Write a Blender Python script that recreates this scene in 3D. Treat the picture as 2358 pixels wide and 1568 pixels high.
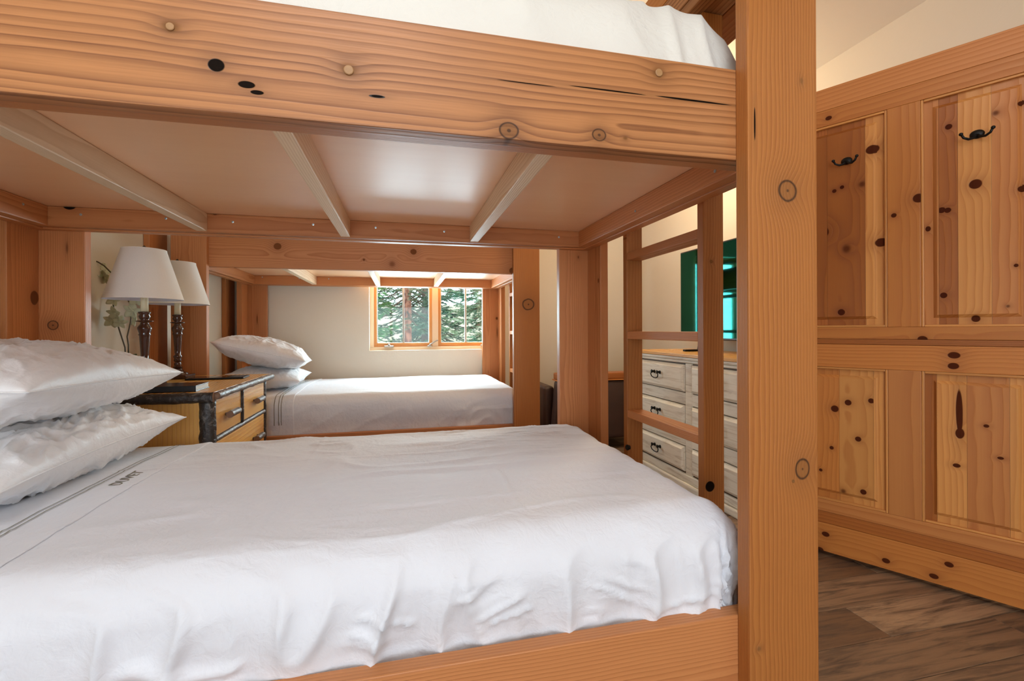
import bpy, bmesh, math, random
from mathutils import Vector, Matrix, noise
random.seed(7)
R = math.radians
scene = bpy.context.scene
for o in list(bpy.data.objects): bpy.data.objects.remove(o)

# ------------------------------------------------------------------ camera
FPX, CX, HOR, YAW, ROLL, CAMZ = 1065.0, 1179.0, 759.0, R(13.4), R(-0.235), 1.0
cam = bpy.data.cameras.new('camera'); camo = bpy.data.objects.new('camera', cam)
scene.collection.objects.link(camo); scene.camera = camo
cam.sensor_width = 36; cam.lens = FPX / 2358 * 36; cam.shift_y = -(784 - HOR) / 2358
cam.clip_start = 0.02; cam.clip_end = 200
camo.matrix_world = Matrix.Translation((0, 0, CAMZ)) @ Matrix.Rotation(-YAW, 4, 'Z') @ Matrix.Rotation(R(90), 4, 'X') @ Matrix.Rotation(ROLL, 4, 'Z')
CM = camo.matrix_world.copy()

# ------------------------------------------------------------------ world, lights, exposure
scene.view_settings.view_transform = 'Standard'; scene.view_settings.look = 'None'
scene.view_settings.gamma = 1.0; scene.view_settings.use_curve_mapping = False
scene.view_settings.exposure = 0.12
w = bpy.data.worlds.new('sky'); scene.world = w; w.use_nodes = True
wn = w.node_tree; bg = wn.nodes['Background']
bg.inputs[0].default_value = (0.80, 0.90, 1.0, 1); bg.inputs[1].default_value = 6.0
scene.cycles.max_bounces = 10; scene.cycles.diffuse_bounces = 6; scene.cycles.glossy_bounces = 5
scene.cycles.transparent_max_bounces = 12; scene.cycles.caustics_reflective = False; scene.cycles.caustics_refractive = False
scene.cycles.sample_clamp_indirect = 6

def area(name, loc, target, sx, sy, power, col):
    l = bpy.data.lights.new(name, 'AREA'); l.shape = 'RECTANGLE'; l.size = sx; l.size_y = sy; l.energy = power; l.color = col
    o = bpy.data.objects.new(name, l); scene.collection.objects.link(o); o.location = loc
    o.rotation_euler = (Vector(target) - Vector(loc)).to_track_quat('-Z', 'Y').to_euler(); return o
# daylight entering by the windows of the wall behind the camera (cool) and a warm ceiling lamp; unseen fill lights added
area('daylight_window_behind', (-0.35, -2.52, 1.15), (-0.1, 1.6, 1.05), 2.0, 1.9, 15, (0.90, 0.95, 1.0))
area('daylight_window_back', (0.31, 4.56, 1.30), (0.31, 2.0, 1.22), 1.1, 0.9, 66, (0.72, 0.86, 1.0))
def bulb_light(name, loc, rad, power, col):
    l = bpy.data.lights.new(name, 'POINT'); l.shadow_soft_size = rad; l.energy = power; l.color = col
    o = bpy.data.objects.new(name, l); scene.collection.objects.link(o); o.location = loc; return o
bulb_light('ceiling_lamp_warm', (1.55, 2.75, 2.20), .14, 34, (1.0, 0.77, 0.50))
bulb_light('added_front_fill', (1.35, -0.5, 2.35), .16, 9, (1.0, 0.86, 0.68))  # added fill for the upper mattress and door, no fixture there
area('added_overhead_fill', (-0.25, -0.55, 2.95), (-0.2, 0.1, 0.6), 1.1, 0.9, 27, (0.86, 0.93, 1.0))  # added overhead fill to brighten the bed top; the ceiling has no opening
sun = bpy.data.lights.new('hazy_sun', 'SUN'); sun.energy = 8.0; sun.angle = R(55); sun.color = (1.0, 0.98, 0.95)
suno = bpy.data.objects.new('hazy_sun', sun); scene.collection.objects.link(suno)
suno.rotation_euler = Vector((-.12, -.78, -.60)).to_track_quat('-Z', 'Y').to_euler()

# ------------------------------------------------------------------ helpers
C = scene.collection
def ray(u, v):
    d = CM.to_3x3() @ Vector(((u - CX) / FPX, (HOR - v) / FPX, -1.0))
    return Vector((0, 0, CAMZ)), d
def at(axis, val, u, v, M=None):
    o, d = ray(u, v)
    if M is not None:
        Mi = M.inverted(); d = Mi.to_3x3() @ d; o = Mi @ o
    i = 'xyz'.index(axis); k = (val - o[i]) / d[i]
    return o + d * k, k
def setp(o, label=None, cat=None, group=None, kind=None):
    if label: o['label'] = label
    if cat: o['category'] = cat
    if group: o['group'] = group
    if kind: o['kind'] = kind
    return o
def empty(name, loc=(0, 0, 0), rz=0.0, **k):
    o = bpy.data.objects.new(name, None); C.objects.link(o); o.location = loc; o.rotation_euler = (0, 0, rz)
    o.empty_display_size = 0.05
    return setp(o, **k)
def mk(name, bm, mat, parent=None, smooth=False, loc=None, **k):
    me = bpy.data.meshes.new(name)
    if isinstance(bm, bmesh.types.BMesh):
        bm.normal_update(); bm.to_mesh(me); bm.free()
    else:
        me.from_pydata(bm[0], [], bm[1])
    for m in (mat if isinstance(mat, (list, tuple)) else [mat]): me.materials.append(m)
    if smooth:
        for p in me.polygons: p.use_smooth = True
    o = bpy.data.objects.new(name, me); C.objects.link(o)
    if parent is not None: o.parent = parent
    if loc is not None: o.location = loc
    return setp(o, **k)
def smooth_by_angle(o, ang=35):
    me = o.data
    for p in me.polygons: p.use_smooth = True
    me.set_sharp_from_angle(angle=R(ang))
def add_box(bm, x0, x1, y0, y1, z0, z1, bev=0.0, seg=2, M=None):
    r = bmesh.ops.create_cube(bm, size=1.0)
    vs = r['verts']
    bmesh.ops.scale(bm, vec=(x1 - x0, y1 - y0, z1 - z0), verts=vs)
    bmesh.ops.translate(bm, vec=((x0 + x1) / 2, (y0 + y1) / 2, (z0 + z1) / 2), verts=vs)
    if bev > 0:
        es = list({e for v in vs for e in v.link_edges})
        out = bmesh.ops.bevel(bm, geom=es, offset=bev, segments=seg, affect='EDGES', profile=0.6)
        vs = list({v for f in out['faces'] for v in f.verts} | {v for v in vs if v.is_valid})
    if M is not None: bmesh.ops.transform(bm, matrix=M, verts=vs)
    return vs
def add_lathe(bm, prof, c=(0, 0, 0), seg=32, cap=True):
    rings = []
    for r, z in prof:
        rings.append([bm.verts.new((c[0] + r * math.cos(2 * math.pi * i / seg), c[1] + r * math.sin(2 * math.pi * i / seg), c[2] + z)) for i in range(seg)])
    for a, b in zip(rings[:-1], rings[1:]):
        for i in range(seg):
            bm.faces.new((a[i], a[(i + 1) % seg], b[(i + 1) % seg], b[i]))
    if cap:
        bm.faces.new(rings[0][::-1]); bm.faces.new(rings[-1])
def add_tube(bm, pts, rad, seg=10, bumpy=0.0, sd=0.0, cap=True):
    pts = [Vector(p) for p in pts]; rings = []
    n = len(pts)
    up = None
    for i, p in enumerate(pts):
        t = (pts[min(i + 1, n - 1)] - pts[max(i - 1, 0)]).normalized()
        if up is None:
            up = Vector((0, 0, 1)) if abs(t.z) < 0.9 else Vector((1, 0, 0))
        a = (up - t * up.dot(t)).normalized(); b = t.cross(a); up = a
        r0 = rad[i] if isinstance(rad, (list, tuple)) else rad
        ring = []
        for j in range(seg):
            an = 2 * math.pi * j / seg
            dv = a * math.cos(an) + b * math.sin(an)
            r = r0
            if bumpy: r *= 1 + bumpy * noise.noise(p * 28 + dv * 1.7 + Vector((sd, 0, 0))) + bumpy * .6 * noise.noise(p * 70 + dv * 3 + Vector((sd, 4, 0)))
            ring.append(bm.verts.new(p + dv * r))
        rings.append(ring)
    for a, b in zip(rings[:-1], rings[1:]):
        for j in range(seg):
            bm.faces.new((a[j], a[(j + 1) % seg], b[(j + 1) % seg], b[j]))
    if cap:
        bm.faces.new(rings[0][::-1]); bm.faces.new(rings[-1])
def line(a, b, n=12):
    a, b = Vector(a), Vector(b)
    return [a.lerp(b, i / (n - 1)) for i in range(n)]

# ------------------------------------------------------------------ materials
class S:
    def __init__(s, nt, sock): s.nt, s.s = nt, sock
    def _m(s, op, *a, clamp=False):
        n = s.nt.nodes.new('ShaderNodeMath'); n.operation = op; n.use_clamp = clamp
        for i, x in enumerate((s,) + a):
            if isinstance(x, S): s.nt.links.new(x.s, n.inputs[i])
            else: n.inputs[i].default_value = x
        return S(s.nt, n.outputs[0])
    def __add__(s, o): return s._m('ADD', o)
    __radd__ = __add__
    def __sub__(s, o): return s._m('SUBTRACT', o)
    def __rsub__(s, o): return (s * -1.0) + o
    def __mul__(s, o): return s._m('MULTIPLY', o)
    __rmul__ = __mul__
    def __truediv__(s, o): return s._m('DIVIDE', o)
    def __pow__(s, o): return s._m('POWER', o)
    def clamp(s): return s._m('ADD', 0.0, clamp=True)
    def step(s, a, b):
        n = s.nt.nodes.new('ShaderNodeMapRange'); n.interpolation_type = 'SMOOTHSTEP'
        s.nt.links.new(s.s, n.inputs['Value'])
        n.inputs['From Min'].default_value = a; n.inputs['From Max'].default_value = b
        return S(s.nt, n.outputs[0])
def newmat(name):
    m = bpy.data.materials.new(name); m.use_nodes = True
    return m, m.node_tree, m.node_tree.nodes['Principled BSDF']
def vec(nt, x, y, z):
    n = nt.nodes.new('ShaderNodeCombineXYZ')
    for i, a in enumerate((x, y, z)):
        if isinstance(a, S): nt.links.new(a.s, n.inputs[i])
        else: n.inputs[i].default_value = a
    return n.outputs[0]
def coords(nt, which='Object'):
    t = nt.nodes.new('ShaderNodeTexCoord'); s = nt.nodes.new('ShaderNodeSeparateXYZ')
    nt.links.new(t.outputs[which], s.inputs[0])
    return [S(nt, s.outputs[i]) for i in range(3)]
def nz(nt, v, scale=1.0, detail=2.0, rough=0.5, dist=0.0):
    n = nt.nodes.new('ShaderNodeTexNoise'); nt.links.new(v, n.inputs['Vector'])
    n.inputs['Scale'].default_value = scale; n.inputs['Detail'].default_value = detail
    n.inputs['Roughness'].default_value = rough; n.inputs['Distortion'].default_value = dist
    return S(nt, n.outputs['Fac'])
def mixc(nt, f, a, b, mode='MIX'):
    n = nt.nodes.new('ShaderNodeMix'); n.data_type = 'RGBA'; n.blend_type = mode; n.clamp_factor = True
    if isinstance(f, S): nt.links.new(f.s, n.inputs[0])
    else: n.inputs[0].default_value = f
    for i, c in ((6, a), (7, b)):
        if isinstance(c, (tuple, list)): n.inputs[i].default_value = (*c[:3], 1)
        else: nt.links.new(c, n.inputs[i])
    return n.outputs[2]
def bump(nt, bs, h, dist=0.001, strength=1.0):
    n = nt.nodes.new('ShaderNodeBump'); n.inputs['Distance'].default_value = dist; n.inputs['Strength'].default_value = strength
    nt.links.new(h.s, n.inputs['Height']); nt.links.new(n.outputs[0], bs.inputs['Normal'])
def plain(name, col, rough=0.6, metal=0.0, spec=0.5, var=0.05, scale=8.0, bmp=0.0, bscale=60.0):
    m, nt, bs = newmat(name)
    x, y, z = coords(nt); v = vec(nt, x, y, z)
    f = nz(nt, v, scale, 3)
    nt.links.new(mixc(nt, f, [c * (1 - var) for c in col], [min(1, c * (1 + var)) for c in col]), bs.inputs['Base Color'])
    bs.inputs['Roughness'].default_value = rough; bs.inputs['Metallic'].default_value = metal
    bs.inputs['Specular IOR Level'].default_value = spec
    if bmp: bump(nt, bs, nz(nt, v, bscale, 4), bmp)
    return m

# light, dark, knot colour, ring frequency (rings/m), long-grain warp (m), roughness
STY = {
 'beam': dict(l=(0.436, 0.185, 0.066), d=(0.155, 0.048, 0.012), k=(.17, .075, .025), freq=72, warp=.060, pith=(.035, .02), rough=.38, sharp=1.9, fine=.45),
 'post': dict(l=(0.384, 0.144, 0.034), d=(0.274, 0.086, 0.017), k=(.22, .10, .035), freq=210, warp=.016, pith=(.30, .12), rough=.40, sharp=1.5, fine=.40),
 'fir': dict(l=(0.546, 0.223, 0.078), d=(0.381, 0.128, 0.037), k=(.17, .06, .022), freq=190, warp=.020, pith=(.12, .05), rough=.40, sharp=1.8, fine=.34),
 'pale':  dict(l=(.80, .62, .42), d=(.62, .42, .24), k=(.35, .17, .07), freq=170, warp=.020, pith=(.12, .04), rough=.42, sharp=2.0, fine=.3),
 'pine':  dict(l=(0.530, 0.200, 0.045), d=(0.417, 0.131, 0.025), k=(.075, .018, .007), freq=120, warp=.016, pith=(.20, .07), rough=.36, sharp=1.6, fine=.26),
 'pinel': dict(l=(0.634, 0.286, 0.079), d=(0.483, 0.176, 0.040), k=(.075, .018, .007), freq=95, warp=.020, pith=(.16, .07), rough=.36, sharp=1.8, fine=.22),
 'pined': dict(l=(0.379, 0.123, 0.025), d=(0.275, 0.075, 0.013), k=(.065, .014, .006), freq=140, warp=.015, pith=(.25, .08), rough=.36, sharp=1.5, fine=.26),
 'pinet': dict(l=(0.550, 0.220, 0.063), d=(0.426, 0.142, 0.034), k=(.075, .018, .007), freq=110, warp=.018, pith=(.25, .08), rough=.36, sharp=1.5, fine=.26),
 'honey': dict(l=(0.763, 0.431, 0.128), d=(0.626, 0.304, 0.075), k=(.2, .08, .03), freq=80, warp=.016, pith=(.2, .07), rough=.22, sharp=1.6, fine=.16),
}
_wc = {}
def wood(style, L, N, knots=(), half=None):
    """L long axis, N face-normal axis; knots = (l, c, radius, kind, aspect) in board space."""
    key = (style, L, N)
    if not knots and key in _wc: return _wc[key]
    st = STY[style]
    m, nt, bs = newmat('wood_' + style)
    P = coords(nt); Wd = 3 - L - N
    l, c, n = P[L], P[Wd], P[N]
    oi = nt.nodes.new('ShaderNodeObjectInfo'); rnd = S(nt, oi.outputs['Random'])
    sd = rnd * 37.0
    warp = nz(nt, vec(nt, l * .55 + sd, c * 3.2, n * 3.0 + sd), 1.0, 2.5, .45) - .5
    warp2 = nz(nt, vec(nt, l * 5.0 + sd, c * 14.0, n * 14.0), 1.0, 2.0, .5) - .5
    a = c + (rnd - .5) * .10 + st['pith'][1]
    b = n + st['pith'][0]
    r = (a * a + b * b) ** 0.5 + warp * (st['warp'] * 2.0) + warp2 * .006
    dark = None
    halo = None; outl = None
    for (kl, kc, kr, kind, asp) in knots:
        dl = (l - kl) / asp; dc = c - kc
        wob = (warp2 * kr * (2.2 if kind == 'hole' and 1.5 < asp < 10 else .6))
        d = (dl * dl + dc * dc) ** 0.5 + wob
        near = ((d * (1.0 / (kr * 2.1))) ** 2.0 * -1.0)._m('EXPONENT')
        if kind != 'hole': r = r + near * (kr * .75)
        disc = d.step(kr * 1.06, kr * .86)
        if kind == 'ring':
            ring = disc * .35
            o_ = disc * d.step(kr * .68, kr * .90) + d.step(kr * .20, kr * .08) * .8
            outl = o_ if outl is None else outl._m('MAXIMUM', o_)
        elif kind == 'soft':
            ring = d.step(kr * 1.3, kr * .3) * .75
        else:
            ring = disc
        kfac = (1.0 if kind != 'hole' else 1.0)
        dark = ring * kfac if dark is None else dark._m('MAXIMUM', ring)
        hl = near * .5
        halo = hl if halo is None else halo._m('MAXIMUM', hl)
    f = (r * st['freq'])._m('FRACT')
    ringv = (f ** st['sharp']) * (f.step(1.0, .90))
    rf = nz(nt, vec(nt, l * .6 + sd, c * 10.0, n * 10.0 + sd), 1.0, 1.0)
    ringv = ringv * (rf * .9 + .35)
    fine = nz(nt, vec(nt, l * 6.0 + sd, c * 260.0, n * 260.0), 1.0, 3.0, .6)
    blot = nz(nt, vec(nt, l * 1.5 + sd, c * 6.0, n * 6.0), 1.0, 3.0, .5)
    fac = (ringv + (fine - .5) * st['fine'] * 1.6 + (blot - .5) * .30 + .06).clamp()
    col = mixc(nt, fac, st['l'], st['d'])
    tone = rnd * .22 + .89
    hsv = nt.nodes.new('ShaderNodeHueSaturation'); nt.links.new(col, hsv.inputs['Color'])
    nt.links.new(tone.s, hsv.inputs['Value'])
    col = hsv.outputs[0]
    if dark is not None:
        col = mixc(nt, halo, col, [(x + y) * .5 for x, y in zip(st['d'], st['k'])])
        kc_ = st['k']
        kinds = {k[3] for k in knots}
        col = mixc(nt, dark.clamp(), col, (.010, .007, .005) if kinds == {'hole'} else kc_)
        if outl is not None: col = mixc(nt, outl.clamp(), col, (.045, .018, .008))
        holes = [k for k in knots if k[3] == 'hole']
        if holes and kinds != {'hole'}:
            hm = None
            for (kl, kc2, kr, kind, asp) in holes:
                dl = (l - kl) / asp; dc = c - kc2
                d = ((dl * dl + dc * dc) ** 0.5 + warp2 * kr * .5).step(kr * 1.06, kr * .9)
                hm = d if hm is None else hm._m('MAXIMUM', d)
            col = mixc(nt, hm, col, (.010, .006, .004))
    nt.links.new(col, bs.inputs['Base Color'])
    nt.links.new((fac * .18 + st['rough']).s, bs.inputs['Roughness'])
    bs.inputs['Specular IOR Level'].default_value = .38
    if dark is not None: nt.links.new((dark.clamp() * -.36 + .38).s, bs.inputs['Specular IOR Level'])
    h = fac * -1.0
    if dark is not None: h = h - dark * 1.5
    bump(nt, bs, h, .0006, .7)
    if not knots: _wc[key] = m
    return m

def board(name, X, Y, Z, style, parent=None, knots=(), M=None, bev=.003, L=None, **k):
    dims = [X[1] - X[0], Y[1] - Y[0], Z[1] - Z[0]]
    ctr = Vector(((X[0] + X[1]) / 2, (Y[0] + Y[1]) / 2, (Z[0] + Z[1]) / 2))
    L = dims.index(max(dims)) if L is None else L
    N = min((i for i in range(3) if i != L), key=lambda i: dims[i])
    Wd = 3 - L - N
    kk = []
    if knots:
        camL = (M.inverted() @ Vector((0, 0, CAMZ))) if M is not None else Vector((0, 0, CAMZ))
        val = (X, Y, Z)[N][0] if camL[N] < ctr[N] else (X, Y, Z)[N][1]
        for (u, v, rp, kind, asp) in knots:
            p, dep = at('xyz'[N], val, u, v, M)
            q = p - ctr
            kk.append((q[L], q[Wd], rp * dep / FPX, kind, asp))
    bm = bmesh.new()
    h = [d / 2 for d in dims]
    b = min(bev, min(h) * .6)
    add_box(bm, -h[0], h[0], -h[1], h[1], -h[2], h[2], b, 2)
    return mk(name, bm, wood(style, L, N, tuple(kk)), parent, loc=ctr, **k)

def sheetmat(name, col, rough=.75, sheen=.3, weave=True):
    m, nt, bs = newmat(name)
    x, y, z = coords(nt); v = vec(nt, x, y, z)
    f = nz(nt, v, 3.0, 3)
    nt.links.new(mixc(nt, f, [c * .97 for c in col], col), bs.inputs['Base Color'])
    bs.inputs['Roughness'].default_value = rough; bs.inputs['Sheen Weight'].default_value = sheen
    bs.inputs['Sheen Roughness'].default_value = .4
    a = nz(nt, vec(nt, x * 1.0, y * 1.0, z * 1.0), 9.0, 5, .55, .8)
    b = nz(nt, v, 900.0, 1)
    c = nz(nt, v, 30.0, 3, .5, 1.5)
    bump(nt, bs, a * 1.0 + c * .35 + b * .02, .009, .6)
    return m
M_sheet = sheetmat('white_cotton_sheet', (.71, .725, .775))
M_sheet2 = sheetmat('warm_white_duvet', (.68, .655, .595))
M_pillow = sheetmat('white_satin_pillowcase', (.78, .78, .79), .5, .4)
M_stripe = plain('grey_stitching', (.22, .20, .16), .8)
M_zinc = plain('zinc_screw', (.45, .55, .58), .35, 1.0)
M_black = plain('black_iron', (.012, .011, .010), .42, .6)
M_ply = None

def wallmat(name, col):
    m, nt, bs = newmat(name)
    x, y, z = coords(nt); v = vec(nt, x, y, z)
    f = nz(nt, v, 1.3, 4)
    nt.links.new(mixc(nt, f, [c * .96 for c in col], col), bs.inputs['Base Color'])
    bs.inputs['Roughness'].default_value = .85
    bump(nt, bs, nz(nt, v, 9.0, 4, .5, .6) + nz(nt, v, 90.0, 3) * .15, .006, .35)
    return m
M_wall = wallmat('cream_plaster', (.71, .65, .54))
M_ceil = wallmat('ceiling_plaster', (.80, .76, .67))

# ------------------------------------------------------------------ the setting
XL, XR, YF, YB = -1.39, 2.25, -2.60, 4.35
WT = .18
WX0, WX1, WZ0, WZ1 = -.285, .90, .815, 1.78       # back window opening
floor = empty('floor', kind='structure')
def floormat():
    m, nt, bs = newmat('rustic_vinyl_plank')
    x, y, z = coords(nt)
    oi = nt.nodes.new('ShaderNodeObjectInfo'); rnd = S(nt, oi.outputs['Random']); sd = rnd * 61.0
    g = nz(nt, vec(nt, x * 3.0 + sd, y * 34.0, sd), 1.0, 6, .66, 1.0)
    g2 = nz(nt, vec(nt, x * 1.2 + sd, y * 5.0, sd), 1.0, 3, .55, .6)
    g3 = nz(nt, vec(nt, x * 22.0 + sd, y * 160.0, sd), 1.0, 4, .7, 2.0)
    base = mixc(nt, (rnd * 1.35 - .15 + (g2 - .5) * 1.1).clamp(), (.17, .092, .048), (.38, .24, .14))
    c = mixc(nt, g.step(.38, .68), base, (.085, .052, .034))
    c = mixc(nt, g3.step(.60, .80) * .45, c, (.36, .27, .19))
    nt.links.new(c, bs.inputs['Base Color'])
    nt.links.new((g * .25 + .38).s, bs.inputs['Roughness'])
    bump(nt, bs, g3 * .6 + g, .0012, .8)
    return m
M_floor = floormat()
bm = bmesh.new(); add_box(bm, XL - WT, 3.6, YF - WT, YB + WT, -.12, -.006)
mk('subfloor', bm, plain('dark_underlay', (.02, .015, .01), .9), floor)
PW, PLN = .16, 1.22
bm = bmesh.new(); add_box(bm, -PLN / 2 + .0008, PLN / 2 - .0008, -PW / 2 + .0008, PW / 2 - .0008, -.006, 0.0, .0012, 1)
pl0 = mk('floor_plank', bm, M_floor, floor)
first = True
row = 0
y = 1.175 - PW * 24
while y < YB:
    off = (row * .437) % PLN
    x = XL - off
    while x < 2.6:
        cx = x + PLN / 2
        if cx + PLN / 2 > XL + .02 and y + PW > YF:
            if first: o = pl0; first = False
            else:
                o = pl0.copy(); C.objects.link(o); o.parent = floor
            o.location = (cx, y + PW / 2, 0)
            if cx - PLN / 2 < XL - .05:
                o.location.x = cx
        x += PLN
    y += PW; row += 1

def wall_box(name, boxes, mat=None, kind='structure', bev=0.0, parent=None):
    bm = bmesh.new()
    for b in boxes: add_box(bm, *b, bev)
    return mk(name, bm, mat or M_wall, parent, kind=kind)
HT = 3.9
wall_box('wall_left', [(XL - WT, XL, YF, YB, 0, HT)])
wall_box('wall_back', [(XL - WT, WX0, YB, YB + WT, 0, HT), (WX1, 3.6, YB, YB + WT, 0, HT), (WX0, WX1, YB, YB + WT, 0, WZ0), (WX0, WX1, YB, YB + WT, WZ1, HT)])
FX0, FX1, FZ0, FZ1 = -1.30, .75, .10, 2.15
wall_box('wall_front', [(XL - WT, FX0, YF - WT, YF, 0, HT), (FX1, 3.6, YF - WT, YF, 0, HT), (FX0, FX1, YF - WT, YF, 0, FZ0), (FX0, FX1, YF - WT, YF, FZ1, HT)])
wall_box('wall_right', [(XR, XR + .12, 1.06, YB, 0, HT), (XR, XR + .12, YF, .12, 0, HT), (XR, XR + .12, .12, 1.06, 2.08, HT)])
wall_box('wall_hallway', [(3.42, 3.6, YF, YB, 0, HT)])
# vaulted ceiling: low at the right wall, rising to the left
bm = bmesh.new()
z0, sl = 2.44, .30
pts = [(XR + .1, z0 - .03), (3.62, z0 - .03 ), (3.62, z0 + .15), (XR + .1, z0 + .15)]
def prism(bm, prof, y0, y1):
    a = [bm.verts.new((x, y0, z)) for x, z in prof]; b = [bm.verts.new((x, y1, z)) for x, z in prof]
    n = len(prof)
    for i in range(n): bm.faces.new((a[i], a[(i + 1) % n], b[(i + 1) % n], b[i]))
    bm.faces.new(a[::-1]); bm.faces.new(b)
zl = z0 + (XR - XL) * sl
prism(bm, [(XR + .001, z0), (XL - WT, zl + WT * sl), (XL - WT, zl + .3), (XR + .001, z0 + .2)], YF - WT, YB + WT)
prism(bm, pts, YF - WT, YB + WT)
bmesh.ops.recalc_face_normals(bm, faces=bm.faces)
mk('ceiling', bm, M_ceil, kind='structure')

# back window
W = wall = None
win = empty('window_1', (0, 0, 0), kind='structure')
FY0, FY1 = YB + .085, YB + .14
M_sash = 'honey'
def fb(name, x0, x1, y0, y1, z0, z1, st='pale', bev=.003): return board(name, (x0, x1), (y0, y1), (z0, z1), st, win, bev=bev)
fb('window_frame_side', WX0, WX0 + .035, FY0 - .02, FY1, WZ0 + .02, WZ1)
fb('window_frame_side', WX1 - .035, WX1, FY0 - .02, FY1, WZ0 + .02, WZ1)
fb('window_frame_bottom', WX0, WX1, FY0 - .02, FY1, WZ0 - .004, WZ0 + .030)
fb('window_frame_top', WX0, WX1, FY0 - .02, FY1, WZ1 - .04, WZ1)
MX = (WX0 + WX1) / 2
fb('window_post', MX - .028, MX + .028, FY0 - .01, FY1, WZ0 + .03, WZ1 - .04)
def glassmat():
    m, nt, bs = newmat('window_glass')
    out = nt.nodes['Material Output']
    g = nt.nodes.new('ShaderNodeBsdfGlossy'); g.inputs['Roughness'].default_value = .02; g.inputs['Color'].default_value = (.9, 1, .97, 1)
    t = nt.nodes.new('ShaderNodeBsdfTransparent'); t.inputs['Color'].default_value = (.93, .98, .96, 1)
    mx = nt.nodes.new('ShaderNodeMixShader'); mx.inputs[0].default_value = .012
    nt.links.new(t.outputs[0], mx.inputs[1]); nt.links.new(g.outputs[0], mx.inputs[2]); nt.links.new(mx.outputs[0], out.inputs['Surface'])
    return m
M_glass = glassmat()
M_lead = plain('grey_muntin', (.30, .30, .27), .4)
for (a, b) in ((WX0 + .035, MX - .028), (MX + .028, WX1 - .035)):
    s_ = .026
    fb('sash', a, a + s_, FY0, FY1 - .01, WZ0 + .03, WZ1 - .04, 'pinel')
    fb('sash', b - s_, b, FY0, FY1 - .01, WZ0 + .03, WZ1 - .04, 'pinel')
    fb('sash', a + s_, b - s_, FY0, FY1 - .01, WZ0 + .03, WZ0 + .065, 'pinel')
    fb('sash', a + s_, b - s_, FY0, FY1 - .01, WZ1 - .07, WZ1 - .04, 'pinel')
    bm = bmesh.new(); add_box(bm, a + s_ - .004, b - s_ + .004, FY0 + .022, FY0 + .027, WZ0 + .06, WZ1 - .065)
    mk('glass_pane', bm, M_glass, win)
    mid = (a + b) / 2
    bm = bmesh.new(); add_box(bm, mid - .009, mid + .009, FY0 + .014, FY0 + .035, WZ0 + .06, WZ1 - .065, .003, 1)
    mk('muntin', bm, M_lead, win)
    bm = bmesh.new()
    for q in ((a + s_, a + s_ + .006), (b - s_ - .006, b - s_)): add_box(bm, q[0], q[1], FY0 + .012, FY0 + .034, WZ0 + .06, WZ1 - .065)
    add_box(bm, a + s_, b - s_, FY0 + .012, FY0 + .034, WZ0 + .062, WZ0 + .069)
    mk('glazing_strip', bm, M_lead, win)
M_bronze = plain('window_hardware', (.34, .31, .27), .35, .8)
for cx_ in (WX0 + .17, WX1 - .12):
    bm = bmesh.new(); add_box(bm, cx_ - .042, cx_ + .042, FY0 - .045, FY0 - .012, WZ0 + .028, WZ0 + .042, .005)
    add_lathe(bm, [(.010, 0), (.012, .006), (.008, .016), (.002, .018)], (cx_, FY0 - .03, WZ0 + .040), 12)
    mk('window_latch', bm, M_bronze, win)
bm = bmesh.new(); add_box(bm, MX - .075, MX - .035, FY0 - .05, FY0 - .012, WZ0 + .028, WZ0 + .040, .004)
add_tube(bm, [(MX - .06, FY0 - .035, WZ0 + .038), (MX - .045, FY0 - .04, WZ0 + .052), (MX + .0, FY0 - .045, WZ0 + .082), (MX + .022, FY0 - .045, WZ0 + .090)], .0065, 8)
mk('window_crank', bm, M_bronze, win)
# front window frame (behind the camera; the daylight comes through it)
win2 = empty('window_2', kind='structure')
for (a, b, c_, d) in ((FX0, FX0 + .05, FZ0, FZ1), (FX1 - .05, FX1, FZ0, FZ1), (FX0 + .05, FX1 - .05, FZ0, FZ0 + .05), (FX0 + .05, FX1 - .05, FZ1 - .05, FZ1), (-.28, -.22, FZ0 + .05, FZ1 - .05)):
    board('window_frame', (a, b), (YF - .12, YF - .06), (c_, d), 'honey', win2)

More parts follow.
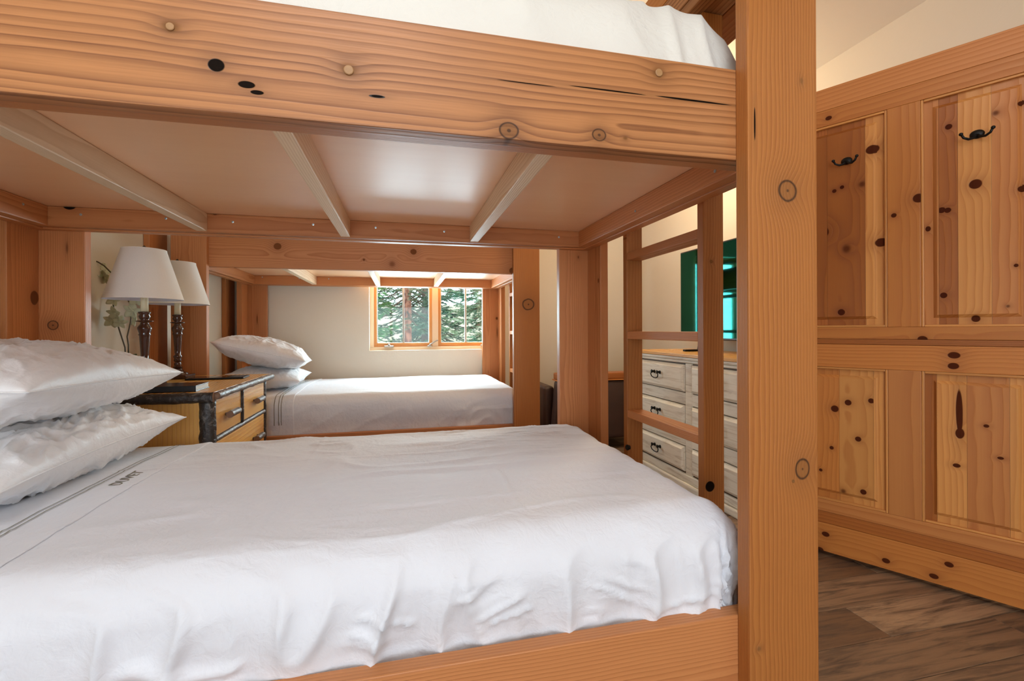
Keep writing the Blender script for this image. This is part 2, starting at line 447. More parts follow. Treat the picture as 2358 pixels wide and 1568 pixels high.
# ------------------------------------------------------------------ bunk beds
AW = .184; T = .038
def plymat():
    m, nt, bs = newmat('varnished_plywood')
    x, y, z = coords(nt)
    g = nz(nt, vec(nt, x * 1.2, y * 22.0, z), 1.0, 4, .55, .3)
    f = nz(nt, vec(nt, x * 8.0, y * 240.0, z), 1.0, 2)
    nt.links.new(mixc(nt, (g * .7 + f * .25).clamp(), (.97, .62, .36), (.89, .50, .26)), bs.inputs['Base Color'])
    bs.inputs['Roughness'].default_value = .36; bs.inputs['Specular IOR Level'].default_value = .6; bs.inputs['Coat Weight'].default_value = .7; bs.inputs['Coat Roughness'].default_value = .36; bs.inputs['Coat IOR'].default_value = 1.6
    bump(nt, bs, f, .0003, .4)
    return m
M_ply = plymat()
def make_bed(x0, x1, y0, label, kn):
    """x0/x1 outer ends, y0 outer face of the front posts."""
    root = empty('bunk_bed', (0, 0, 0), label=label, cat='bunk bed', group='timber bunk beds')
    y1 = y0 + T; dy = kn.get('dy', 0.0)                     # back beam 1.199..; back post
    PT = 2.16
    B = lambda n, X, Y, Z, st, key=None, **k: board(n, X, Y, Z, st, root, kn.get(key, ()), **k)
    gx = kn.get('left_gap', 0.0)
    bt, bb = 1.586, 1.381
    yA, yB = y1, y0 + 1.275 - T + dy                                    # front face of front beam / back face of back beam
    # corner posts: an L of two boards each
    B('post_board', (x1 - AW, x1), (y0, y1), (0, PT), 'post', 'post_fr')
    B('post_board', (x1 - T, x1), (y1, y1 + AW - T), (0, PT), 'post', 'post_fr2')
    B('post_board', (x1 - AW, x1), (yB, yB + T), (0, PT), 'fir', 'post_br')
    B('post_board', (x1 - T, x1), (yB - AW + T, yB), (0, PT), 'fir', 'post_br2')
    B('post_board', (x0, x0 + AW), (y0, y1), (0, PT), 'fir', 'post_fl')
    B('post_board', (x0, x0 + T), (y1, y1 + AW - T), (0, PT), 'fir')
    B('post_board', (x0, x0 + AW), (yB, yB + T), (0, PT), 'fir', 'post_bl')
    B('post_board', (x0, x0 + T), (yB - AW + T, yB), (0, PT), 'fir', 'post_bl2')
    xi0, xi1 = x0 + T, x1 - T
    # upper frame
    B('front_beam', (xi0, xi1), (yA, yA + T), (bb, bt), 'beam' if kn.get('near') else 'fir', 'front_beam')
    B('back_beam', (xi0, xi1), (yB - T, yB), (bb, bt), 'fir')
    B('end_beam', (xi1 - T, xi1), (yA + T, yB - T), (bb, bt), 'fir')
    B('end_beam', (xi0, xi0 + T), (yA + T, yB - T), (bb, bt), 'fir')
    lx0, lx1, ly0, ly1 = xi0 + T, xi1 - T, yA + T, yB - T
    lb, lt = bb + .004, bb + .077
    B('ledger', (lx0, lx1), (ly1 - T, ly1), (lb, lt), 'fir', 'ledger_b')
    B('ledger', (lx0, lx1), (ly0, ly0 + T), (lb, lt), 'fir')
    B('ledger', (lx1 - T, lx1), (ly0 + T, ly1 - T), (lb, lt), 'fir', 'ledger_r')
    B('ledger', (lx0, lx0 + T), (ly0 + T, ly1 - T), (lb, lt), 'fir')
    for sx in kn['slats']:
        B('deck_joist', (sx - T / 2, sx + T / 2), (ly0 + T, ly1 - T), (lb + .003, lt), 'pale')
    bm = bmesh.new(); add_box(bm, lx0 + .002, lx1 - .002, ly0 + .002, ly1 - .002, lt + .0005, lt + .0155)
    mk('deck_panel', bm, M_ply, root)
    # lower frame
    rt, rb = .352, .145
    B('side_rail', (xi0, xi1), (yA, yA + T), (rb, rt), 'fir')
    B('side_rail', (xi0, xi1), (yB - T, yB), (rb, rt), 'fir')
    B('end_rail', (xi1 - T, xi1), (yA + T, yB - T), (rb, rt), 'fir')
    B('end_rail', (xi0, xi0 + T), (yA + T, yB - T), (rb, rt), 'fir')
    bm = bmesh.new(); add_box(bm, lx0 + .002, lx1 - .002, ly0 + .002, ly1 - .002, .20, .218)
    mk('deck_panel', bm, M_ply, root)
    # ladder at the foot end
    lw, lth = .072, .032
    lyn, lyf = y0 + .402 + dy, y0 + .912 + dy
    xs = x1 + .001
    zt = 1.995
    B('ladder_stile', (xs, xs + lw), (lyn, lyn + lth), (0, zt), 'post', 'stile_n')
    B('ladder_stile', (xs, xs + lw), (lyf, lyf + lth), (0, zt), 'post', 'stile_f')
    z = 1.305 + .33
    i = 0
    while z > .1:
        B('ladder_rung', (xs + .001, xs + lw - .001), (lyn + lth, lyf), (z - .0155, z + .0155), 'fir', 'rung%d' % i, L=1)
        z -= .33; i += 1
    # screws through the ledgers
    bm = bmesh.new(); add_lathe(bm, [(.0045, 0), (.0045, .0012), (.002, .0016), (.0015, .0008)], seg=10)
    s0 = None
    yfa = ly1 - T
    for (u, v) in kn.get('screws_b', ()):
        p, _ = at('y', yfa, u, v)
        if s0 is None: s0 = mk('screw', bm, M_zinc, root); o = s0
        else: o = s0.copy(); C.objects.link(o); o.parent = root
        o.location = p; o.rotation_euler = (R(90), 0, 0)
    for (u, v) in kn.get('screws_r', ()):
        p, _ = at('x', lx1 - T, u, v)
        o = s0.copy(); C.objects.link(o); o.parent = root; o.location = p; o.rotation_euler = (0, R(-90), 0)
    for (u, v) in kn.get('screws_l', ()):
        p, _ = at('x', lx0 + T, u, v)
        o = s0.copy(); C.objects.link(o); o.parent = root; o.location = p; o.rotation_euler = (0, R(90), 0)
    if kn.get('plugs'):
        M_plug = plain('end_grain_plug', (.36, .19, .075), .5, var=.15, scale=200)
        for (u, v, rp) in kn['plugs']:
            p, dep = at('y', yA, u, v)
            bm = bmesh.new(); rr = rp * dep / FPX
            add_lathe(bm, [(rr, 0), (rr, .0016), (rr * .85, .0024), (rr * .3, .0026)], seg=20)
            o = mk('wood_plug', bm, M_plug, root, loc=p); o.rotation_euler = (R(90), 0, 0)
    return root

knA = dict(near=True, dy=.007, slats=(-.755, -.226, .312),
    post_fr=[(1814, 439, 27, 'ring', 1.0), (1848, 1080, 21, 'ring', 1.25), (1846, 186, 5, 'soft', 1.5), (1827, 1108, 4, 'dark', 1.0), (1748, 1494, 6, 'soft', 1.0), (1738, 285, 2.2, 'hole', 18)],
    front_beam=[(498, 150, 16, 'hole', 1.15), (392, 62, 15, 'soft', 1.3), (803, 162, 18, 'soft', 1.3), (1517, 168, 15, 'soft', 1.3), (1172, 301, 20, 'ring', 1.15),
                (1380, 311, 14, 'ring', 1.2), (568, 195, 8, 'hole', 2.2), (592, 213, 5, 'hole', 2.8), (868, 222, 4, 'hole', 5.0),
                (1400, 208, 1.6, 'hole', 60), (1600, 232, 2.2, 'hole', 45), (1215, 192, 1.2, 'hole', 60), (1440, 318, 5, 'soft', 1.3)],
    post_bl=[(122, 749, 11, 'ring', 1.0), (154, 571, 3, 'soft', 5.0)],
    post_bl2=[(80, 686, 13, 'dark', 1.3)],
    post_br=[(1332, 592, 2.5, 'soft', 1.5)], post_br2=[(1378, 646, 3.5, 'dark', 1.6)],
    ledger_b=[(160, 474, 9, 'hole', 1.4), (495, 492, 3, 'dark', 1.5), (711, 501, 2.5, 'dark', 1.5)],
    stile_n=[(1635, 1120, 12, 'hole', 1.0), (1638, 602, 4.5, 'dark', 1.0)], stile_f=[(1440, 548, 4, 'dark', 1.0)],
    screws_b=[(186, 494), (382, 503), (536, 511), (721, 517), (865, 524), (1023, 533), (1287, 546)],
    screws_r=[(1463, 486), (1647, 394)], screws_l=[(53, 470)],
    plugs=[(392, 62, 9), (803, 162, 11), (1517, 168, 9)])
knB = dict(slats=(-.72, -.20, .30),
    post_fr=[(1217, 701, 14, 'ring', 1.0)],
    front_beam=[(639, 567, 8, 'dark', 1.1), (952, 580, 7, 'dark', 1.1), (903, 608, 8, 'soft', 1.0), (838, 598, 3, 'dark', 1.0), (1180, 623, 8, 'dark', 1.0)],
    post_br=[(1144, 733, 2.5, 'dark', 1.3), (1145, 765, 2, 'soft', 6)], post_bl=[(592, 735, 2, 'soft', 6)],
    screws_b=[(604, 638), (689, 641), (757, 642)])
bedA = make_bed(-1.366, .92, .862, 'large timber bunk bed nearest the camera, with heavy grained front beam', knA)
bedB = make_bed(-1.292, .92, 3.04, 'timber bunk bed at the back, standing in front of the window', knB)
for yy in (2.96, 4.10):
    board('wall_cleat', (XL + .001, XL + .031), (yy, yy + .20), (.0, 2.16), 'fir', bedB)
# bolt with barrel nut on the near stile of the near ladder
for (u, v) in ((1432, 1021),):
    p, _ = at('x', .92, u, v)
    bm = bmesh.new(); add_lathe(bm, [(.009, 0), (.009, .006), (.012, .008), (.012, .014), (.006, .018)], seg=14)
    o = mk('ladder_bolt', bm, M_black, bedA, loc=(.921, 1.76, p.z)); o.rotation_euler = (0, R(-90), 0)

# ------------------------------------------------------------------ bedding
def fbm(p, o=4):
    return noise.fractal(p, 1.0, 2.0, o)
def ridge(p):
    return 1 - abs(noise.noise(p)) * 2
def cover(x0, x1, y0, y1, zt, zb, r, disp, crown=.012, pn=2.6):
    ix0, ix1, iy0, iy1 = x0 + r, x1 - r, y0 + r, y1 - r
    q = r * math.pi / 2
    full = q + (zt - r - zb)
    def f(s, t, off=0.0):
        cxx = min(max(s, ix0), ix1); cyy = min(max(t, iy0), iy1)
        dx, dy = s - cxx, t - cyy
        L = (abs(dx) ** pn + abs(dy) ** pn) ** (1 / pn)
        nxt = Vector((0, 0, 1))
        if L < 1e-9:
            p = Vector((cxx, cyy, zt)); drop = 0
        else:
            # superelliptic corner: scale so that diagonals do not over-run
            Ld = L
            ux, uy = dx / L, dy / L
            Lc = min(Ld, full)
            if Lc < q:
                a = Lc / r; hx = r * math.sin(a); dz = r * (1 - math.cos(a)); hl = math.hypot(ux, uy); nxt = Vector((ux / hl * math.sin(a), uy / hl * math.sin(a), math.cos(a)))
            else:
                hx = r; dz = r + Lc - q; nxt = Vector((ux, uy, 0)).normalized()
            p = Vector((cxx + ux * hx, cyy + uy * hx, zt - dz)); drop = dz
        ex = min(s - x0, x1 - s, t - y0, y1 - t)
        p.z += crown * min(1, max(0, ex) / .35)
        d = disp(p, nxt, drop)
        fade = min(1.0, max(0.0, (p.z - zb) / .03))
        return p + nxt * (d * fade + off)
    f.ext = full - r
    return f
def cover_mesh(name, f, x0, x1, y0, y1, mat, parent, step=.009):
    e = f.ext
    nx = int((x1 - x0 + 2 * e) / step); ny = int((y1 - y0 + 2 * e) / step)
    vs = []
    for j in range(ny + 1):
        t = y0 - e + (y1 - y0 + 2 * e) * j / ny
        for i in range(nx + 1):
            s = x0 - e + (x1 - x0 + 2 * e) * i / nx
            vs.append(f(s, t))
    fs = [(j * (nx + 1) + i, j * (nx + 1) + i + 1, (j + 1) * (nx + 1) + i + 1, (j + 1) * (nx + 1) + i) for j in range(ny) for i in range(nx)]
    return mk(name, (vs, fs), mat, parent, smooth=True)
def strip(name, f, s0, s1, t0, t1, mat, parent, n=240, off=.0028, along='t'):
    vs, fs = [], []
    for j in range(n + 1):
        t = t0 + (t1 - t0) * j / n
        vs += [f(s0, t, off), f((s0 + s1) / 2, t, off + .0008), f(s1, t, off)]
    for j in range(n):
        a = j * 3
        fs += [(a, a + 1, a + 4, a + 3), (a + 1, a + 2, a + 5, a + 4)]
    return mk(name, (vs, fs), mat, parent, smooth=True)
def dispA(p, n, drop):
    top = n.z
    d = .008 * fbm(Vector((p.x * 1.6, p.y * 3.0, 0.3))) * top
    d += .006 * (ridge(Vector((p.x * 2.2 + 3 * noise.noise(p * 1.3), p.y * 7.0, .7))) ** 4) * top
    d += .0045 * max(0, noise.noise(Vector((p.x * 1.3, p.y * 1.5, 9.0))) + .25) * (ridge(Vector((p.x * 5 + p.y * 2.5 + 2 * noise.noise(p * 3), p.y * 22, 4.1))) ** 4) * top
    if top > .5: d *= .18 + .82 * max(0.0, min(1.0, (p.x + .80) / .3))
    # packing creases
    for cx_ in (-.30, .28):
        d += .0022 * math.exp(-((p.x - cx_ + .01 * noise.noise(p * 6)) / .006) ** 2) * (.3 + .7 * (noise.noise(Vector((cx_ * 9, p.y * 2.5, 1))) > -.1)) 
    for cy_ in (1.20, 1.62):
        d += .0016 * math.exp(-((p.y - cy_ + .01 * noise.noise(p * 5)) / .006) ** 2) * top
    side = 1 - top
    if side > .01:
        q = abs(n.y) * p.x + abs(n.x) * p.y
        wx = .05 * noise.noise(Vector((q * 1.5, p.z * 4, 2)))
        pl = ridge(Vector(((q + wx) * 7.5, p.z * 1.6, 3.1))) ** 3
        pl2 = fbm(Vector(((q + wx) * 4.0, p.z * 2.0, 8.1)))
        hz = ridge(Vector((q * 3.0, p.z * 26 + 2 * noise.noise(Vector((q * 4, 0, 0))), 5.5))) ** 6
        sm = noise.noise(Vector((q * 9.0, p.z * 9.0, 1.5)))
        k = min(1, drop / .12)
        d += side * k * (.024 * pl + .016 * pl2 + .013 * hz * max(0, min(1, sm * 4)) + .005 * sm + .006 * ridge(Vector(((q + wx) * 16, p.z * 3, 7.7))) ** 3)
        d += side * .010 * math.sin(min(1, drop / .2) * math.pi)
    return d
cr = cover(-1.268, .800, .952, 2.060, .566, .300, .085, dispA)
mA = empty('mattress', (0, 0, 0), label='wide mattress under a white sheet on the lower bunk nearest the camera', cat='mattress')
cover_mesh('sheet_cover', cr, -1.268, .800, .952, 2.060, M_sheet, mA, .0075)
for a in (-.826, -.812): strip('stitched_stripe', cr, a, a + .003, .952 - .12, 2.05, M_stripe, mA)
# turned-down top fold of the sheet, as a raised lip
def lip(f, s, t0, t1, parent, mat, n=240):
    vs, fs = [], []
    for j in range(n + 1):
        t = t0 + (t1 - t0) * j / n
        w = .004 * noise.noise(Vector((t * 3, s, 0)))
        vs += [f(s - .050 + w, t, .0006), f(s - .004 + w, t, .0042), f(s + w, t, .0040), f(s + .0015 + w, t, .0022), f(s + w - .0005, t, -.001)]
    for j in range(n):
        a = j * 5
        fs += [(a + k, a + k + 1, a + k + 6, a + k + 5) for k in range(4)]
    return mk('sheet_fold', (vs, fs), mat, parent, smooth=True)
lip(cr, -.712, .952 - .12, 2.05, mA, M_sheet)
# embroidered word between stripe and fold
fc = bpy.data.curves.new('embroidery', 'FONT'); fc.body = 'DUVET'; fc.size = .046; fc.shear = .35; fc.align_x = 'CENTER'; fc.align_y = 'CENTER'; fc.extrude = .0006
fo = bpy.data.objects.new('embroidery', fc); C.objects.link(fo)
dg = bpy.context.evaluated_depsgraph_get(); me = bpy.data.meshes.new_from_object(fo.evaluated_get(dg)); bpy.data.objects.remove(fo)
for v in me.vertices:
    tx, ty = v.co.x * .92, v.co.y
    base = cr(-.765 - ty, 1.54 + tx, .0012 + v.co.z)
    v.co = base
me.materials.append(M_stripe)
eo = bpy.data.objects.new('embroidery', me); C.objects.link(eo); eo.parent = mA

def dispB(p, n, drop):
    top = n.z
    d = .006 * fbm(Vector((p.x * 2.0, p.y * 4.0, 4.3))) * top
    side = 1 - top
    q = abs(n.y) * p.x + abs(n.x) * p.y
    k = min(1, drop / .1)
    dg_ = noise.noise(Vector((q * 3 + p.z * 4, p.z * 2 - q, 2.2)))
    d += side * k * (.010 * fbm(Vector((q * 2.5, p.z * 3, 6.1))) + .006 * ridge(Vector((q * 4 - p.z * 6, p.z * 3, .4))) ** 4 + .006 * dg_)
    d += .004 * ridge(Vector((q * 8, 0, 1.7))) ** 4 * (1 - abs(2 * top - 1))
    if p.x > .35 and drop > .12: d += .012 * side * ridge(Vector((q * 9, p.z * 10, 9.0))) ** 2
    d += .010 * side * math.sin(min(1, drop / .2) * math.pi)
    return d
crB = cover(-1.195, .800, 3.123, 4.232, .590, .300, .065, dispB)
mB = empty('mattress', (0, 0, 0), label='mattress under a white sheet on the lower bunk below the back window', cat='mattress')
cover_mesh('sheet_cover', crB, -1.195, .800, 3.123, 4.232, M_sheet, mB, .011)
for a in (-.77, -.745, -.73): strip('stitched_stripe', crB, a, a + .004, 3.123 - .15, 4.22, M_stripe, mB)
lip(crB, -.66, 3.123 - .22, 4.22, mB, M_sheet)

def dispU(p, n, drop):
    top = n.z; side = 1 - top
    q = abs(n.y) * p.x + abs(n.x) * p.y
    d = .010 * fbm(Vector((p.x * 2.2, p.y * 2.2, p.z * 2)))
    d += .013 * ridge(Vector((q * 2.6 + p.z * 2.2, p.z * 1.2, 3.3))) ** 2 * min(1, drop / .05)
    d += .004 * ridge(Vector((q * 6.0 + p.z * 4.0, p.z * 3.0, 1.3))) ** 3 * side
    return d
crU = cover(-1.268, .858, .948, 2.060, 1.86, 1.478, .27, dispU, .02, 5.0)
mU = empty('mattress', (0, 0, 0), label='mattress under a puffy white duvet on the upper bunk, above the grained beam', cat='mattress')
cover_mesh('duvet_cover', crU, -1.268, .792, .958, 2.060, M_sheet2, mU, .010)
for o in (mA, mB, mU): o['group'] = 'bunk mattresses'

def pillow(label, loc, rot, sx, sy, h, seed, group, sat=.0, n=130, tips=None):
    root = empty('pillow', loc, label=label, cat='pillow', group=group)
    root.rotation_euler = rot
    vs, fs = [], []
    idx = {}
    for side in (1, -1):
        for j in range(n + 1):
            for i in range(n + 1):
                u = -1 + 2 * i / n; v = -1 + 2 * j / n
                if side < 0 and (i in (0, n) or j in (0, n)):
                    idx[(side, i, j)] = idx[(1, i, j)]; continue
                eu, ev = 1 - u * u, 1 - v * v
                t = (max(0, eu) ** .46) * (max(0, ev) ** .46)
                px = u * sx * (1 - .075 * ev * abs(u) ** 3) ; py = v * sy * (1 - .06 * (1 - u * u) * abs(v) ** 3)
                px = u * sx * (1 - .10 * (1 - v * v) * u * u); py = v * sy * (1 - .08 * (1 - u * u) * v * v)
                z = side * h * t
                q = Vector((u * 2.2 + seed, v * 2.2, side * 3.0))
                edge = 1 - t
                rad = Vector((u, v, 0))
                wr = ridge(Vector((math.atan2(v, u) * 3.2 + seed, (u * u + v * v) * 1.2, side))) ** 3
                d = .010 * fbm(q) + .014 * wr * edge * t * 1.8 + .007 * ridge(Vector((u * 5 + v * 2 + seed, v * 3 - u, side * 2))) ** 4 * t
                if sat:
                    q2 = noise.noise(Vector((u * 1.6 + seed, v * 1.6, side))) 
                    d += sat * 1.15 * (ridge(Vector((u * 9 + v * 2.5 + q2 * 3, v * 2.2 + seed, side * 2.0))) ** 2 - .3) * t * t * t * (.35 + .65 * max(0, min(1, (u + .5)))) * (.4 + max(0, q2 + .3))
                    d += sat * ridge(Vector((u * 7 - v * 3 + seed + noise.noise(q * 2), v * 4 + u * 2, side))) ** 3 * t * (.5 + .5 * edge)
                z += side * d * min(1, t * 3)
                z += .018 * (u * u - .4) * 0 
                idx[(side, i, j)] = len(vs); vs.append((px, py, z))
    for side in (1, -1):
        for j in range(n):
            for i in range(n):
                a = (idx[(side, i, j)], idx[(side, i + 1, j)], idx[(side, i + 1, j + 1)], idx[(side, i, j + 1)])
                fs.append(a if side > 0 else a[::-1])
    mk('pillow_body', (vs, fs), M_pillow, root, smooth=True)
    # seam around the edge
    pts = []
    m = 40
    for k in range(4 * m):
        s, w_ = divmod(k, m); w_ = -1 + 2 * w_ / m
        u, v = [(w_, -1), (1, w_), (-w_, 1), (-1, -w_)][s]
        pts.append((u * sx * (1 - .10 * (1 - v * v) * u * u), v * sy * (1 - .08 * (1 - u * u) * v * v), 0))
    pts.append(pts[0])
    bm = bmesh.new(); add_tube(bm, pts, .0022, 5, cap=False)
    mk('seam', bm, M_pillow, root, smooth=True)
    return root
pillow('white satin pillow at the bottom of the near stack', (-1.095, 1.60, .672), (R(1), R(1), R(-2)), .285, .40, .100, 3.1, 'pillows on the near bed', sat=.028)
pillow('plump white pillow on top of the near stack', (-1.085, 1.58, .862), (R(-2), R(1), R(3)), .295, .41, .108, 7.7, 'pillows on the near bed', sat=.012)
pillow('lower white pillow of the stack on the far bed', (-.93, 3.62, .672), (R(0), R(2), R(4)), .25, .34, .075, 1.3, 'pillows on the far bed')
pillow('upper white pillow tilted on the stack on the far bed', (-.93, 3.60, .845), (R(-3), R(14), R(6)), .28, .35, .10, 5.2, 'pillows on the far bed')

# ------------------------------------------------------------------ overhead timber by the ladder
cb = empty('ceiling_beam', kind='structure')
board('beam_board', (.885, 1.00), (YF, YB), (2.0, 2.035), 'beam', cb)
board('beam_board', (1.003, 1.125), (YF, YB), (2.0, 2.035), 'pined', cb)
board('beam_board', (.885, .92), (YF, YB), (2.038, 2.12), 'beam', cb)
board('beam_board', (.885, .92), (YF, YB), (2.123, 2.21), 'pine', cb)
board('beam_board', (1.09, 1.125), (YF, YB), (2.038, 2.21), 'pine', cb)

# ------------------------------------------------------------------ door (open into the room)
DP = Vector((1.79, 1.684, 0)); da = math.atan2(-.868, .497)
door = empty('door_1', DP, da, kind='structure')
DM = Matrix.Translation(DP) @ Matrix.Rotation(da, 4, 'Z')
def s_of(u):
    t = math.tan(math.atan((u - CX) / FPX) + YAW); return (1.684 * t - 1.79) / (.497 + .868 * t)
# local: x = s along the door, -y faces the room/camera?  (normal (-.868,-.497) in world)
nl = (DM.inverted().to_3x3() @ Vector((-.868, -.497, 0)))
SG = 1 if nl.y > 0 else -1          # sign of local y facing the camera
DT = .044
def dboard(name, s0, s1, z0, z1, st, knots=(), dep=0.0, th=DT, bev=.0025, L=None, **k):
    ya, yb_ = (-th - dep, -dep) if SG > 0 else (dep, dep + th)
    return board(name, (s0, s1), (ya, yb_), (z0, z1), st, door, knots, M=DM, bev=bev, L=L, **k)
S0, S1 = -.16, .76
ZB, ZT = .021, 2.05
dboard('stile', S0, -.05, ZB, ZT, 'pine')
dboard('stile', .65, S1, ZB, ZT, 'pine')
g = .0006
# top rail (two glued strips)
dboard('rail_strip', -.05, .65, 1.955, ZT, 'pinet', L=0)
dboard('rail_strip', -.05, .65, 1.885, 1.955 - g, 'pine', [(1908, 272, 5, 'dark', 1.3)], L=0)
# middle rail
dboard('rail_strip', -.05, .65, .955, 1.004, 'pine', [(2124, 781, 7, 'dark', 1.2)], L=0)
dboard('rail_strip', -.05, .65, .932, .955 - g, 'pined', L=0)
dboard('rail_strip', -.05, .65, .832, .932 - g, 'pine', [(2197, 818, 8, 'dark', 1.4), (2195, 843, 8, 'dark', 1.3)], L=0)
# bottom rail
dboard('rail_strip', -.05, .65, .196, .248, 'pinet', L=0)
dboard('rail_strip', -.05, .65, .146, .196 - g, 'pined', L=0)
dboard('rail_strip', -.05, .65, ZB, .146 - g, 'pine', [(1901, 1230, 6, 'dark', 1.3), (2185, 1300, 6, 'dark', 1.3), (2040, 1291, 6, 'dark', 1.3), (2150, 1327, 6, 'dark', 1.5), (1888, 1265, 6, 'dark', 1.3)], L=0)
sm0, sm1 = .248, .350
dboard('mullion', sm0, sm1, 1.004, 1.885, 'pine', [(2115, 456, 11, 'dark', 1.0), (2058, 496, 5, 'dark', 1.0)])
dboard('mullion', sm0, sm1, .248, .832, 'pinet')
def panel(s0, s1, z0, z1, bounds):
    """bounds: list of (start s, style, knots). raised field with a bevelled margin"""
    mg = .034
    for i, (a, st, kn) in enumerate(bounds):
        b = bounds[i + 1][0] if i + 1 < len(bounds) else s1
        a = max(a, s0)
        dboard('panel_stave', a, b - g, z0 - .004, z1 + .004, st, kn, dep=.016, th=.012, bev=.0004, L=2)
        fa, fb_ = max(a, s0 + mg), min(b - g, s1 - mg)
        if fb_ - fa > .004:
            # raised field with chamfer only at the field border
            bm = bmesh.new()
            e0 = .012 if a <= s0 + mg else 0; e1 = .012 if b >= s1 - mg else 0
            y0_, y1_ = (-.0162, -.0075)
            if SG < 0: y0_, y1_ = .0162, .0075
            c0 = Vector(((fa + fb_) / 2, 0, (z0 + z1) / 2))
            lo = [(fa, z0 + mg), (fb_, z0 + mg), (fb_, z1 - mg), (fa, z1 - mg)]
            hi = [(fa + e0, z0 + mg + .012), (fb_ - e1, z0 + mg + .012), (fb_ - e1, z1 - mg - .012), (fa + e0, z1 - mg - .012)]
            V = [bm.verts.new((x - c0.x, y0_, z - c0.z)) for x, z in lo] + [bm.verts.new((x - c0.x, y1_, z - c0.z)) for x, z in hi]
            for k in range(4): bm.faces.new((V[k], V[(k + 1) % 4], V[4 + (k + 1) % 4], V[4 + k]))
            bm.faces.new(V[4:]); bm.faces.new(V[:4][::-1])
            bmesh.ops.recalc_face_normals(bm, faces=bm.faces)
            kk = []
            for (u, v, rp, kind, asp) in kn:
                p, dep = at('y', y1_, u, v, DM); kk.append((p.z - c0.z, p.x - c0.x, rp * dep / FPX, kind, asp))
            mk('stave_field', bm, wood(st, 2, 1, tuple(kk)), door, loc=c0)
    for (a, b, c_, d) in ((s0, s0 + .009, z0, z1), (s1 - .009, s1, z0, z1), (s0 + .009, s1 - .009, z0, z0 + .009), (s0 + .009, s1 - .009, z1 - .009, z1)):
        dboard('panel_bead', a, b, c_, d, 'pinel', dep=.003, th=.012, bev=.004)
panel(-.05, sm0, 1.004, 1.885, [(-.05, 'pined', []), (s_of(1905), 'pined', [(1949, 573, 9, 'soft', 1.2), (1937, 719, 7, 'dark', 1.0), (1985, 424, 8, 'soft', 1.0), (1939, 431, 4, 'dark', 1.0), (1921, 440, 4, 'dark', 1.0), (1893, 535, 14, 'dark', 1.0)]),
    (s_of(1993), 'pinel', [(2009, 344, 13, 'dark', .8), (2030, 558, 13, 'dark', .8)])])
panel(sm1, .65, 1.004, 1.885, [(sm1, 'pinet', [(2137, 527, 5, 'dark', 1.3)]), (s_of(2163), 'pined', [(2184, 292, 6, 'dark', 1.0), (2168, 484, 7, 'dark', 1.0), (2182, 484, 6, 'dark', 1.0), (2173, 680, 7, 'dark', 1.0)]),
    (s_of(2207), 'pinel', [(2246, 424, 11, 'dark', 1.0), (2247, 734, 8, 'dark', 1.0)]), (s_of(2285), 'pinet', [(2293, 260, 7, 'soft', 1.0), (2354, 434, 8, 'dark', 1.0), (2340, 611, 4, 'dark', 1.0), (2321, 705, 4, 'soft', 1.0), (2352, 237, 6, 'dark', 1.0)]), (s_of(2400), 'pinel', [])])
panel(-.05, sm0, .248, .832, [(-.05, 'pine', [(1922, 941, 8, 'dark', 1.0), (1915, 1031, 4, 'dark', 1.0), (1890, 1082, 3.5, 'dark', 1.0)]),
    (s_of(1931), 'pinel', [(1953, 927, 6, 'dark', 1.0), (2006, 923, 6, 'dark', 1.0), (1976, 1011, 6, 'dark', 1.0), (1942, 1131, 6, 'soft', 1.0), (1988, 1133, 6, 'dark', 1.0)]), (s_of(2010), 'pinel', [])])
panel(sm1, .65, .248, .832, [(sm1, 'pined', []), (s_of(2156), 'pinel', [(2203, 1072, 7, 'dark', .7), (2209, 950, 6, 'dark', 9.0), (2210, 998, 8, 'dark', 1.6)]),
    (s_of(2226), 'pinet', [(2271, 981, 5, 'dark', .8), (2304, 1055, 6, 'dark', .6)]), (s_of(2325), 'pinel', [])])
# double coat hooks
def hook(u, v):
    p, dep = at('y', 0.0, u, v, DM)
    bm = bmesh.new(); sy = SG
    add_lathe(bm, [(.020, 0), (.020, .003), (.015, .007), (.006, .009)], seg=24)
    bmesh.ops.transform(bm, matrix=Matrix.Rotation(R(-90) * sy, 4, 'X') @ Matrix.Scale(.8, 4, (0, 1, 0)), verts=bm.verts)
    for sx in (-1, 1):
        pts = [(0, .006, -.004), (sx * .010, .014, -.014), (sx * .022, .024, -.018), (sx * .034, .032, -.012), (sx * .041, .036, .002)]
        pts = [(a, b * sy, c_) for a, b, c_ in pts]
        add_tube(bm, pts, [.005, .0048, .0045, .0042, .004], 8)
        r_ = bmesh.ops.create_icosphere(bm, subdivisions=2, radius=.0065); bmesh.ops.translate(bm, vec=pts[-1], verts=r_['verts'])
    o = mk('coat_hook', bm, M_black, door, smooth=True, loc=(p.x, -.0075 * SG, p.z)); return o
hook(1949, 370); hook(2250, 308)
# door casing on the right wall
cas = empty('trim_1', kind='structure')
board('casing', (XR - .02, XR - .001), (1.062, 1.15), (0, 2.16), 'pine', cas)
board('casing', (XR - .02, XR - .001), (.03, .118), (0, 2.16), 'pine', cas)
board('casing', (XR - .02, XR - .001), (.12, 1.06), (2.082, 2.16), 'pine', cas)
bbr = empty('baseboard_right', kind='structure')
board('baseboard_board', (XR - .016, XR - .001), (1.153, YB - .001), (.001, .11), 'pine', bbr)
bbb = empty('baseboard_back', kind='structure')
board('baseboard_board', (.94, XR - .02), (YB - .016, YB - .001), (.001, .11), 'pine', bbb)

